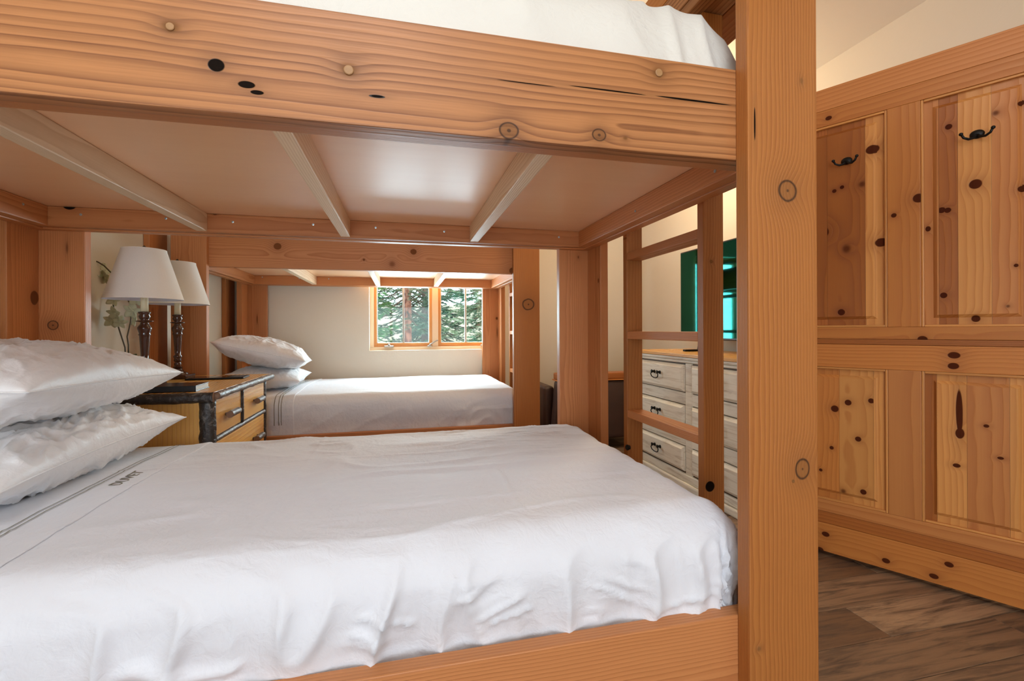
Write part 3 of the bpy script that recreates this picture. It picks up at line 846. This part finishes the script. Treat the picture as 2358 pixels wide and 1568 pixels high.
# ------------------------------------------------------------------ nightstand of logs
ns = empty('log_nightstand', (0, 0, 0), label='rustic pine nightstand with dark bark edging and branch handles, between the beds', cat='nightstand')
def barkmat(name, dark, light):
    m, nt, bs = newmat(name)
    x, y, z = coords(nt); v = vec(nt, x, y, z)
    a = nz(nt, v, 45.0, 5, .65, .6); b = nz(nt, v, 130.0, 3)
    nt.links.new(mixc(nt, (a.step(.52, .72) * .8).clamp(), dark, light), bs.inputs['Base Color'])  # pale blotches in the bark colour also imitate white highlights
    bs.inputs['Roughness'].default_value = .33
    bump(nt, bs, a + b * .3, .005, .9)
    return m
M_bark = barkmat('dark_bark', (.030, .023, .020), (.24, .22, .20))
M_bark2 = barkmat('peeled_branch', (.12, .085, .065), (.62, .58, .55))
M_cut = plain('cut_branch_end', (.20, .11, .065), .6, var=.2, scale=90)
NX0, NX1, NY0, NY1, NZ = -1.34, -.79, 2.192, 3.00, .708
board('side_panel', (NX0, NX1 - .02), (NY0, NY0 + .02), (.10, NZ), 'honey', ns, L=2)
board('side_panel', (NX0, NX1 - .02), (NY1 - .02, NY1), (.10, NZ), 'honey', ns, L=2)
board('back_panel', (NX0, NX0 + .015), (NY0 + .021, NY1 - .021), (.10, NZ), 'honey', ns)
board('face_panel', (NX1 - .020, NX1 - .008), (NY0 + .021, NY1 - .021), (.10, NZ), 'honey', ns)
board('top_board', (NX0 - .01, NX1 + .022), (NY0 - .015, NY1 + .02), (NZ + .001, .743), 'honey', ns, [(500, 880, 3, 'soft', 3.0)])
def log(name, a, b, r, mat, seg=12, n=16, sd=0.0, bumpy=.16, **k):
    bm = bmesh.new(); add_tube(bm, line(a, b, n), r, seg, bumpy, sd)
    for f in bm.faces: f.material_index = 1 if len(f.verts) > 4 else 0
    return mk(name, bm, [mat, M_cut], ns, smooth=True, **k)
log('corner_post', (NX1 - .012, NY0 + .014, 0), (NX1 - .012, NY0 + .014, NZ - .002), .031, M_bark, 18, 40, 1)
log('corner_post', (NX1 - .010, NY1 - .010, 0), (NX1 - .010, NY1 - .010, NZ - .002), .020, M_bark, 14, 30, 2)
log('corner_post', (NX0 + .03, NY0 + .014, 0), (NX0 + .03, NY0 + .014, NZ - .002), .028, M_bark, 14, 30, 3)
log('corner_post', (NX0 + .03, NY1 - .010, 0), (NX0 + .03, NY1 - .010, NZ - .002), .024, M_bark, 14, 30, 4)
log('bark_edging', (NX1 + .030, NY0 - .02, .727), (NX1 + .030, NY1 + .03, .727), .0165, M_bark2, 12, 60, 5)
log('bark_edging', (NX0 - .01, NY0 - .022, .722), (NX1 + .026, NY0 - .022, .722), .0215, M_bark, 14, 60, 6)
yd = 2.584; zd = .53
log('branch_divider', (NX1 + .002, NY0 + .04, zd), (NX1 + .002, NY1 - .03, zd), .011, M_bark2, 10, 40, 7)
log('branch_divider', (NX1 + .002, yd, zd + .012), (NX1 + .002, yd, NZ - .004), .0125, M_bark, 10, 14, 8)
log('branch_divider', (NX1 + .002, NY0 + .04, .31), (NX1 + .002, NY1 - .03, .31), .011, M_bark2, 10, 40, 9)
def drawer(y0_, y1_, z0_, z1_, hy):
    d = board('drawer', (NX1 - .008, NX1 + .004), (y0_, y1_), (z0_, z1_), 'honey', ns, L=1)
    for yy in hy:
        bm = bmesh.new(); zc = (z0_ + z1_) / 2 - .003; X = NX1
        add_tube(bm, line((X + .028, yy - .058, zc), (X + .028, yy + .058, zc), 14), .0150, 14, .10, yy)
        for f in bm.faces: f.material_index = 1 if len(f.verts) > 4 else 0
        for q in (-.035, .035): add_box(bm, X + .003, X + .022, yy + q - .006, yy + q + .006, zc - .006, zc + .006)
        h = mk('branch_handle', bm, [M_bark2, M_cut], d); h.location = -Vector(d.location)
        for p_ in h.data.polygons: p_.use_smooth = len(p_.vertices) == 4
drawer(NY0 + .05, yd - .015, zd + .014, NZ - .006, [2.40])
drawer(yd + .015, NY1 - .035, zd + .014, NZ - .006, [2.81])
drawer(NY0 + .05, NY1 - .035, .323, zd - .014, [2.40, 2.80])
drawer(NY0 + .05, NY1 - .035, .115, .298, [2.40, 2.80])

# ------------------------------------------------------------------ lamps
M_shade = None
def shademat():
    m, nt, bs = newmat('lampshade_linen')
    x, y, z = coords(nt); v = vec(nt, x, y, z)
    nt.links.new(mixc(nt, nz(nt, v, 300, 2), (.74, .70, .64), (.80, .77, .71)), bs.inputs['Base Color'])
    bs.inputs['Roughness'].default_value = .8
    bs.inputs['Transmission Weight'].default_value = 0.0
    bs.inputs['Subsurface Weight'].default_value = .2; bs.inputs['Subsurface Radius'].default_value = (.02, .02, .02)
    return m
M_shade = shademat()
M_shin = plain('shade_lining', (.72, .78, .92), .7)
M_turn = plain('dark_turned_wood', (.060, .021, .011), .16, spec=.7, var=.35, scale=25)
M_candle = plain('cream_candle_sleeve', (.80, .72, .48), .5)
M_brass = plain('dark_bronze', (.05, .035, .02), .35, .8)
def lamp(x, y, label):
    z0 = .744
    t = empty('table_lamp', (x, y, z0), label=label, cat='lamp', group='candlestick lamps on the nightstand')
    bm = bmesh.new()
    add_box(bm, -.062, .062, -.062, .062, 0, .022, .006, 3)
    add_lathe(bm, [(.050, .022), (.046, .030), (.030, .036), (.022, .046), (.018, .052), (.023, .060), (.015, .068), (.017, .078), (.013, .088)], seg=28)
    mk('base', bm, M_turn, t); smooth_by_angle(bpy.context.scene.objects[t.children[0].name] if t.children else t)
    bm = bmesh.new()
    prof = [(.013, .088), (.019, .096), (.015, .106), (.019, .114), (.020, .120), (.014, .128), (.015, .150), (.0195, .215), (.021, .235), (.024, .240), (.021, .246), (.023, .252), (.027, .266), (.027, .272),
            (.017, .288), (.015, .296), (.034, .300), (.034, .303), (.014, .306), (.020, .314), (.023, .324), (.018, .332), (.024, .338), (.024, .344), (.012, .345)]
    sc = .342 / .345
    add_lathe(bm, [(r, z) for r, z in prof], seg=28)
    mk('turned_column', bm, M_turn, t, smooth=True)
    bm = bmesh.new(); add_lathe(bm, [(.0150, .344), (.0145, .400), (.0140, .435), (.006, .437)], seg=20)
    mk('candle_sleeve', bm, M_candle, t, smooth=True)
    zb, ztp, rb, rt = .400, .628, .148, .083
    bm = bmesh.new(); n = 56
    add_lathe(bm, [(rb, zb), (rb, zb + .004), (rb - .001, zb + .005), (rt + .001, ztp - .006), (rt + .002, ztp - .005), (rt + .001, ztp)], seg=n, cap=False)
    mk('lamp_shade', bm, M_shade, t, smooth=True)
    bm = bmesh.new()
    add_lathe(bm, [(rt, ztp), (rt - .001, ztp - .004), (rb - .003, zb + .001), (rb, zb)], seg=n, cap=False)
    mk('shade_lining', bm, M_shin, t, smooth=True)
    bm = bmesh.new()
    for k in range(3):
        a = 2 * math.pi * k / 3 + .4
        add_tube(bm, [(0, 0, ztp - .012), (math.cos(a) * rt * .97, math.sin(a) * rt * .97, ztp - .004)], .0015, 6)
    add_tube(bm, [(0, 0, .436), (.02, 0, .47), (.035, 0, .53), (.02, 0, .59), (0, 0, ztp - .008)], .0016, 6)
    add_tube(bm, [(0, 0, .436), (-.02, 0, .47), (-.035, 0, .53), (-.02, 0, .59), (0, 0, ztp - .008)], .0016, 6)
    add_lathe(bm, [(.003, ztp - .012), (.006, ztp - .004), (.006, ztp + .004), (.009, ztp + .008), (.006, ztp + .014), (.002, ztp + .018)], seg=14)
    mk('finial_and_harp', bm, M_brass, t, smooth=True)
    bm = bmesh.new()
    add_lathe(bm, [(.010, .438), (.012, .450), (.022, .475), (.026, .500), (.020, .522), (.006, .534)], seg=18)
    mk('bulb', bm, plain('frosted_bulb', (.85, .85, .82), .3), t, smooth=True)
    return t
def T_(u): return math.tan(math.atan((u - CX) / FPX) + YAW)
lamp(T_(333) * 2.44, 2.44, 'turned dark wood lamp with white shade, nearer of the two, beside the orchid')
lamp(T_(409) * 2.86, 2.86, 'turned dark wood lamp with white shade, farther one next to the back bed')

# ------------------------------------------------------------------ things on the nightstand
bk = empty('book', (-.99, 2.285, .7435), label='black hardcover book with pale page edges on the nightstand', cat='book')
bk.rotation_euler = (0, 0, R(2))
M_cov = plain('black_cover', (.015, .015, .018), .25); M_page = plain('page_edges', (.72, .78, .80), .6, bmp=.0005, bscale=400)
bm = bmesh.new(); add_box(bm, -.14, .14, -.08, .08, 0, .003, .001); add_box(bm, -.14, .14, -.08, .08, .022, .025, .001); add_box(bm, -.14, .14, -.08, -.077, 0, .025, .001)
mk('cover', bm, M_cov, bk)
bm = bmesh.new(); add_box(bm, -.134, .136, -.077, .076, .003, .022); mk('pages', bm, M_page, bk)
p, _ = at('z', .755, 508, 865)
tb = empty('tablet', (p.x + .0, p.y - .03, .7435), label='flat black tablet lying on the nightstand behind the book', cat='tablet')
tb.rotation_euler = (0, 0, R(4))
bm = bmesh.new(); add_box(bm, -.135, .135, -.07, .07, .0, .009, .004, 3); mk('tablet_case', bm, M_black, tb)
bm = bmesh.new(); add_box(bm, -.125, .125, -.062, .062, .0088, .0098); mk('screen', bm, plain('dark_screen', (.01, .01, .012), .1), tb)

# orchid
M_petal = plain('orchid_petal', (.62, .66, .47), .5, var=.15, scale=40)
M_leaf = plain('orchid_leaf', (.06, .10, .035), .4, var=.2, scale=20)
M_stem = plain('orchid_stem', (.09, .07, .035), .5)
oc = T_(290) * 2.62
orc = empty('orchid', (oc, 2.62, .744), label='potted white-green orchid with two stems behind the near lamp', cat='orchid')
bm = bmesh.new(); add_lathe(bm, [(.035, 0), (.045, .01), (.052, .09), (.054, .10), (.050, .10), (.046, .085), (.01, .085)], seg=28)
mk('pot', bm, plain('white_ceramic', (.6, .6, .55), .2), orc, smooth=True)
def leafmesh(pts, wid, curl=.3):
    bm = bmesh.new(); pts = [Vector(p) for p in pts]; n = len(pts); rows = []
    for i, p in enumerate(pts):
        t = (pts[min(i + 1, n - 1)] - pts[max(i - 1, 0)]).normalized()
        sd = t.cross(Vector((0, 0, 1)))
        if sd.length < .1: sd = Vector((1, 0, 0))
        sd.normalize(); w_ = wid * max(.06, math.sin(math.pi * min(1, (i + .35) / (n - .3))) ** .7)
        upv = sd.cross(t)
        rows.append([bm.verts.new(p - sd * w_ + upv * w_ * curl), bm.verts.new(p), bm.verts.new(p + sd * w_ + upv * w_ * curl)])
    for a, b in zip(rows[:-1], rows[1:]):
        bm.faces.new((a[0], a[1], b[1], b[0])); bm.faces.new((a[1], a[2], b[2], b[1]))
    return bm
def arc(p0, p1, sag, n=9):
    p0, p1 = Vector(p0), Vector(p1)
    return [p0.lerp(p1, i / (n - 1)) + Vector((0, 0, sag * math.sin(math.pi * i / (n - 1)))) for i in range(n)]
def thick(o, t):
    m = o.modifiers.new('solid', 'SOLIDIFY'); m.thickness = t; m.offset = 0
for (dx, dy, dz, wd, sg) in ((-.10, -.03, .10, .025, .03), (.10, -.02, .10, .024, .03), (.05, -.09, .11, .024, .03), (-.05, .06, .11, .022, .03), (.17, -.05, .05, .009, .06), (.0, .08, .12, .02, .03)):
    o = mk('leaf', leafmesh(arc((0, 0, .095), (dx, dy, dz), sg), wd), M_leaf, orc, smooth=True); thick(o, .002)
def W2(u, v, y=2.62):
    p, _ = at('y', y, u, v); return p - Vector((oc, 2.62, .744))
st1 = [Vector((0, 0, .09)), W2(288, 800), W2(275, 760), W2(262, 715), W2(260, 685), W2(262, 650), W2(258, 630, 2.6), W2(240, 612, 2.58), W2(225, 603, 2.56), W2(208, 597, 2.55)]
st2 = [Vector((.01, 0, .09)), W2(296, 795), W2(293, 775), W2(300, 745), W2(303, 720), W2(300, 700), W2(292, 685)]
for st in (st1, st2):
    bm = bmesh.new(); add_tube(bm, st, .0032, 7); mk('stem', bm, M_stem, orc, smooth=True)
def flower(c, sz, ry, seed):
    rr = random.Random(seed); bm = bmesh.new()
    for k in range(5):
        a = 2 * math.pi * k / 5 + rr.random() * .3; wd = sz * (.42 if k % 2 else .30)
        rows = []
        for i in range(6):
            t = i / 5; w_ = wd * math.sin(math.pi * min(.97, t * .9 + .1)) ** .8
            rows.append([(t * sz, -w_, .18 * sz * t * t + .10 * sz), (t * sz, 0, .18 * sz * t * t), (t * sz, w_, .18 * sz * t * t + .10 * sz)])
        vv = [[bm.verts.new(Matrix.Rotation(a, 3, 'Z') @ Vector(q)) for q in r_] for r_ in rows]
        for A, B_ in zip(vv[:-1], vv[1:]):
            bm.faces.new((A[0], A[1], B_[1], B_[0])); bm.faces.new((A[1], A[2], B_[2], B_[1]))
    r_ = bmesh.ops.create_icosphere(bm, subdivisions=2, radius=sz * .16)
    bmesh.ops.transform(bm, matrix=Matrix.Rotation(ry, 4, 'Z') @ Matrix.Rotation(R(70 + rr.random() * 40), 4, 'X'), verts=bm.verts)
    o = mk('flower', bm, M_petal, orc, smooth=True, loc=c); thick(o, .0012)
for i, (u, v, s_, a) in enumerate(((222, 612, .036, .3), (236, 625, .040, 1.2), (244, 640, .038, -.5), (212, 625, .036, .8), (262, 690, .034, .2), (266, 722, .040, -.4), (258, 738, .036, .5), (275, 742, .034, .9), (305, 716, .040, .3), (312, 735, .036, -.8), (314, 690, .034, .3))):
    flower(W2(u, v, 2.60), s_, a, i)

# ------------------------------------------------------------------ dresser
DX0, DX1, DY0, DY1, DZ = 1.72, 2.20, 1.93, 3.20, .845
def washmat():
    m, nt, bs = newmat('distressed_whitewash')
    x, y, z = coords(nt)
    oi = nt.nodes.new('ShaderNodeObjectInfo'); sd = S(nt, oi.outputs['Random']) * 23
    a = nz(nt, vec(nt, x * 20 + sd, y * 4 + sd, z * 60), 1.0, 5, .62, .8)
    b = nz(nt, vec(nt, x * 6, y * 1.4 + sd, z * 14 + sd), 1.0, 3)
    c = mixc(nt, (a.step(.46, .72) * .65).clamp(), (.88, .84, .70), (.50, .42, .28))
    c = mixc(nt, (b.step(.60, .76) * .55).clamp(), c, (.24, .16, .085))
    nt.links.new(c, bs.inputs['Base Color']); bs.inputs['Roughness'].default_value = .5
    bump(nt, bs, a * -1.0, .0012, .8)
    return m
M_wash = washmat(); M_dtop = 'honey'
M_gap = plain('dark_gap_brown', (.10, .06, .03), .6)  # dark body colour put in as shade in the gaps around the drawers
dr = empty('dresser', (0, 0, 0), label='whitewashed distressed dresser with two columns of drawers along the right wall', cat='dresser')
def dbx(name, x0, x1, y0, y1, z0, z1, mat=None, bev=.003, parent=None):
    bm = bmesh.new(); c = Vector(((x0 + x1) / 2, (y0 + y1) / 2, (z0 + z1) / 2))
    add_box(bm, x0 - c.x, x1 - c.x, y0 - c.y, y1 - c.y, z0 - c.z, z1 - c.z, bev, 2)
    o = mk(name, bm, mat or M_wash, parent or dr, loc=c if parent is None else c - parent.location); return o
dbx('body', DX0 + .010, DX1, DY0 + .016, DY1 - .016, .08, .785, M_gap)
for q in (DY0 + .008, DY1 - .016): dbx('side_panel', DX0 + .004, DX1, q, q + .008, .08, .785)
dbx('cornice', DX0 - .002, DX1, DY0 - .006, DY1 + .006, .786, .803, bev=.006)
dbx('cornice', DX0 - .014, DX1, DY0 - .016, DY1 + .016, .804, .824, bev=.008)
board('top_board', (DX0 - .022, DX1), (DY0 - .024, DY1 + .024), (.825, DZ), 'honey', dr)
dbx('base_moulding', DX0 - .004, DX1, DY0 - .006, DY1 + .006, .045, .095, bev=.008)
dbx('base_moulding', DX0 - .018, DX1, DY0 - .02, DY1 + .02, .0, .044, bev=.010)
YM = 2.525
rows_ = [(.602, .781), (.35, .526), (.093 + .012, .268)]
fr = []
dbx('frame_stile', DX0, DX0 + .014, DY0 + .01, DY0 + .045, .096, .785)
dbx('frame_stile', DX0, DX0 + .014, YM - .032, YM + .032, .096, .785)
dbx('frame_stile', DX0, DX0 + .014, DY1 - .045, DY1 - .01, .096, .785)
for (a, b) in ((.528, .600), (.270, .348)):
    dbx('frame_rail', DX0, DX0 + .014, DY0 + .046, YM - .033, a, b)
    dbx('frame_rail', DX0, DX0 + .014, YM + .033, DY1 - .046, a, b)
def ddrawer(y0_, y1_, z0_, z1_):
    c = Vector((DX0 - .004, (y0_ + y1_) / 2, (z0_ + z1_) / 2)); hy, hz = (y1_ - y0_) / 2 - .0045, (z1_ - z0_) / 2 - .0045
    bm = bmesh.new()
    add_box(bm, .0, .022, -hy, hy, -hz, hz, .002, 1)
    # raised bevelled field
    lo = [(-hy + .004, -hz + .004), (hy - .004, -hz + .004), (hy - .004, hz - .004), (-hy + .004, hz - .004)]
    mid = [(-hy + .018, -hz + .018), (hy - .018, -hz + .018), (hy - .018, hz - .018), (-hy + .018, hz - .018)]
    V = [bm.verts.new((-.0005, a, b)) for a, b in lo] + [bm.verts.new((-.013, a, b)) for a, b in mid]
    for k in range(4): bm.faces.new((V[k], V[(k + 1) % 4], V[4 + (k + 1) % 4], V[4 + k]))
    bm.faces.new(V[4:])
    bmesh.ops.recalc_face_normals(bm, faces=bm.faces)
    d = mk('drawer', bm, M_wash, dr, loc=c)
    bm = bmesh.new()
    for q in (-.034, .034):
        add_tube(bm, [(-.012, q, .016), (-.022, q, .017), (-.030, q, .018), (-.036, q, .018), (-.039, q, .018)], [.013, .008, .008, .013, .007], 12)
    add_tube(bm, [(-.034, -.036, .014), (-.036, -.046, .0), (-.034, -.038, -.016), (-.032, -.014, -.024), (-.032, .014, -.024), (-.034, .038, -.016), (-.036, .046, .0), (-.034, .036, .014)], .0036, 8)
    mk('handle', bm, M_black, d, smooth=True, loc=(0, 0, 0))
for (a, b) in rows_:
    ddrawer(DY0 + .048, YM - .035, a, b); ddrawer(YM + .035, DY1 - .048, a, b)

# ------------------------------------------------------------------ television
tv = empty('television', (1.98, 2.47, DZ), label='flat black television with a glossy teal-reflecting screen on the dresser', cat='television')
bm = bmesh.new(); add_box(bm, 0, .045, -.53, .53, .080, .71, .006)
mk('casing', bm, plain('tv_plastic', (.015, .014, .014), .35), tv)
def scrmat():
    m, nt, bs = newmat('glossy_screen')
    x, y, z = coords(nt)
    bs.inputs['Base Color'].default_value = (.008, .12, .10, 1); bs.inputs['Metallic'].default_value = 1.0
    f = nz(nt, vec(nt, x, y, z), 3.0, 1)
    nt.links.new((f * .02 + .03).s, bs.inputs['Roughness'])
    return m
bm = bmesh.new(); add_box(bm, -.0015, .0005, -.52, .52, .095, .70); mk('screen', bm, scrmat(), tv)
for yy in (-.34, .34):
    bm = bmesh.new(); add_tube(bm, [(.02, yy, .085), (.02, yy, .04), (.02, yy, .015)], [.010, .010, .014], 10)
    add_box(bm, -.10, .14, yy - .016, yy + .016, .001, .014, .005)
    mk('foot', bm, M_black, tv)
bm = bmesh.new(); add_tube(bm, [(.05, -.35, .2), (.055, -.36, .08), (.07, -.38, .03), (.09, -.42, .012), (.11, -.50, .008)], .004, 8)
mk('power_cable', bm, M_black, tv, smooth=True)

# ------------------------------------------------------------------ leather armchair in the corner
ac = empty('armchair', (0, 0, 0), label='dark brown leather armchair with a wooden top rail in the back corner', cat='armchair')
def leather():
    m, nt, bs = newmat('brown_leather')
    x, y, z = coords(nt); v = vec(nt, x, y, z)
    nt.links.new(mixc(nt, nz(nt, v, 6, 4), (.040, .020, .014), (.085, .042, .028)), bs.inputs['Base Color'])
    bs.inputs['Roughness'].default_value = .42
    vo = nt.nodes.new('ShaderNodeTexVoronoi'); nt.links.new(v, vo.inputs['Vector']); vo.inputs['Scale'].default_value = 220
    bump(nt, bs, S(nt, vo.outputs['Distance']), .001, .4)
    return m
M_lea = leather()
def flare(bm, xa, xb, y0_, y1_, z0_, z1_, fl):
    vs = add_box(bm, xa, xb, y0_, y1_, z0_, z1_, .035, 4)
    for v in bm.verts:
        k = 1 - (v.co.z - z0_) / (z1_ - z0_); cxm = (xa + xb) / 2
        v.co.x = cxm + (v.co.x - cxm) * (1 + fl * k * k)
bm = bmesh.new(); flare(bm, 1.235, 1.93, 3.56, 3.70, .09, .575, .12); mk('back', bm, M_lea, ac, smooth=True)
board('crest_rail', (1.235, 1.93), (3.555, 3.70), (.585, .638), 'pined', ac, bev=.012)
board('crest_bead', (1.225, 1.94), (3.548, 3.70), (.5755, .5845), 'pine', ac, bev=.004)
bm = bmesh.new(); add_box(bm, 1.26, 1.90, 3.701, 4.17, .12, .40, .04, 4); mk('seat', bm, M_lea, ac, smooth=True)
for (a, b) in ((1.16, 1.255), (1.905, 2.0)):
    bm = bmesh.new(); add_box(bm, a, b, 3.72, 4.20, .10, .52, .035, 4); mk('arm', bm, M_lea, ac, smooth=True)
for (a, b) in ((1.24, 3.62), (1.92, 3.62), (1.21, 4.15), (1.95, 4.15)):
    bm = bmesh.new(); add_lathe(bm, [(.016, 0), (.024, .06), (.026, .12)], (a, b, 0), 14); mk('leg', bm, M_turn, ac, smooth=True)

# ------------------------------------------------------------------ outside: ground and conifers
bm = bmesh.new()
gv = []
for j in range(24):
    for i in range(24):
        x = -12 + i; yy = YB + .4 + j * .9
        gv.append((x, yy, -.9 + .30 * (yy - YB) * .5 + .25 * noise.noise(Vector((x * .3, yy * .3, 0)))))
gf = [(j * 24 + i, j * 24 + i + 1, (j + 1) * 24 + i + 1, (j + 1) * 24 + i) for j in range(23) for i in range(23)]
mk('ground', (gv, gf), plain('forest_floor', (.10, .09, .05), .9, var=.4, scale=2), smooth=True, kind='structure')
def needle(col, col2):
    m, nt, bs = newmat('spruce_needles')
    x, y, z = coords(nt); v = vec(nt, x, y, z)
    f = nz(nt, v, 2.2, 3)
    nt.links.new(mixc(nt, f.step(.35, .65), col, col2), bs.inputs['Base Color']); bs.inputs['Roughness'].default_value = .6
    return m
def barkT(col, col2):
    m, nt, bs = newmat('tree_bark')
    x, y, z = coords(nt)
    f = nz(nt, vec(nt, x * 30, y * 30, z * 14), 1, 4, .6)
    nt.links.new(mixc(nt, f.step(.42, .62), col, col2), bs.inputs['Base Color']); bs.inputs['Roughness'].default_value = .8
    bump(nt, bs, f, .01)
    return m
def conifer(x, y, h, rad, label, ncol, tcol, tr, seed, nb=120, lowest=.2, dens=26):
    rr = random.Random(seed); gz = -.9 + .15 * (y - YB) - .2
    root = empty('spruce_tree', (x, y, gz), label=label, cat='tree', group='conifers outside the window')
    bm = bmesh.new(); add_tube(bm, line((0, 0, 0), (.05, 0, h), 24), [tr * (1 - .8 * i / 23) for i in range(24)], 14, .08, seed)
    mk('trunk', bm, barkT(*tcol), root, smooth=True)
    V, F = [], []
    Bm = bmesh.new()
    for b in range(nb):
        z = lowest + (h - lowest) * (b / nb) ** 1.1; a = rr.random() * 6.283
        Lb = rad * (1 - z / h) ** .8 * rr.uniform(.7, 1.1) + .1
        d = Vector((math.cos(a), math.sin(a), -.12)); prev = Vector((0, 0, z))
        pts = [prev + d * Lb * t + Vector((0, 0, -.28 * Lb * math.sin(t * 2.2) + .15 * Lb * t * t)) for t in (0, .25, .5, .75, 1)]
        add_tube(Bm, pts, [.014, .011, .008, .005, .002], 5)
        side = Vector((-d.y, d.x, 0))
        for k in range(int(dens * Lb) + 6):
            t = rr.uniform(.12, 1.0) * 4; i = min(3, int(t)); p = pts[i].lerp(pts[i + 1], t - i)
            sgn = rr.choice((-1, 1)); tw = (side * sgn * rr.uniform(.5, 1) + d * rr.uniform(.2, .9) + Vector((0, 0, rr.uniform(-.5, .15)))).normalized()
            tl = .20 * (1.15 - t / 4) * rr.uniform(.6, 1.2) + .05
            nn = 9
            for q in range(nn):
                c0 = p + tw * tl * q / nn
                for s2 in (-1, 0, 1):
                    nd = (tw * .8 + tw.cross(Vector((0, 0, 1))) * s2 * .9 + Vector((0, 0, rr.uniform(-.3, .5)))).normalized() * rr.uniform(.03, .05)
                    w_ = nd.cross(Vector((rr.uniform(-1, 1), rr.uniform(-1, 1), rr.uniform(-1, 1)))).normalized() * .0048
                    n0 = len(V); V.extend([c0 - w_, c0 + w_, c0 + nd + w_ * .4, c0 + nd - w_ * .4]); F.append((n0, n0 + 1, n0 + 2, n0 + 3))
    mk('branches', Bm, barkT((.08, .05, .04), (.2, .14, .11)), root, kind='stuff')
    mk('needles', (V, F), needle(*ncol), root, kind='stuff')
G1 = ((.03, .15, .06), (.18, .32, .12)); G2 = ((.06, .18, .12), (.32, .43, .30)); G3 = ((.035, .10, .07), (.17, .23, .16))
PK = ((.46, .20, .15), (.16, .06, .05)); DK = ((.16, .11, .09), (.07, .05, .04))
conifer(.06, 6.9, 5.0, 1.2, 'pinkish-trunked conifer seen in the left half of the window', G3, PK, .085, 1, 60, 1.95, 18)
conifer(-.70, 6.2, 3.6, 1.2, 'bushy green spruce at the left edge of the window', G1, DK, .06, 2, 110, .3)
conifer(1.45, 7.2, 5.4, 1.5, 'pale green spruce filling the right half of the window', G2, DK, .08, 3, 170, .3)
conifer(.45, 9.2, 7.0, 2.1, 'dark spruce behind the others through the window', G3, DK, .1, 4, 230, .3, 18)
conifer(-1.3, 9.8, 7.0, 2.1, 'dark spruce far left behind the bushy one outside', G1, DK, .1, 5, 200, .3, 16)
conifer(2.8, 9.8, 7.0, 2.1, 'spruce far right outside the window', G2, DK, .1, 6, 200, .3, 16)
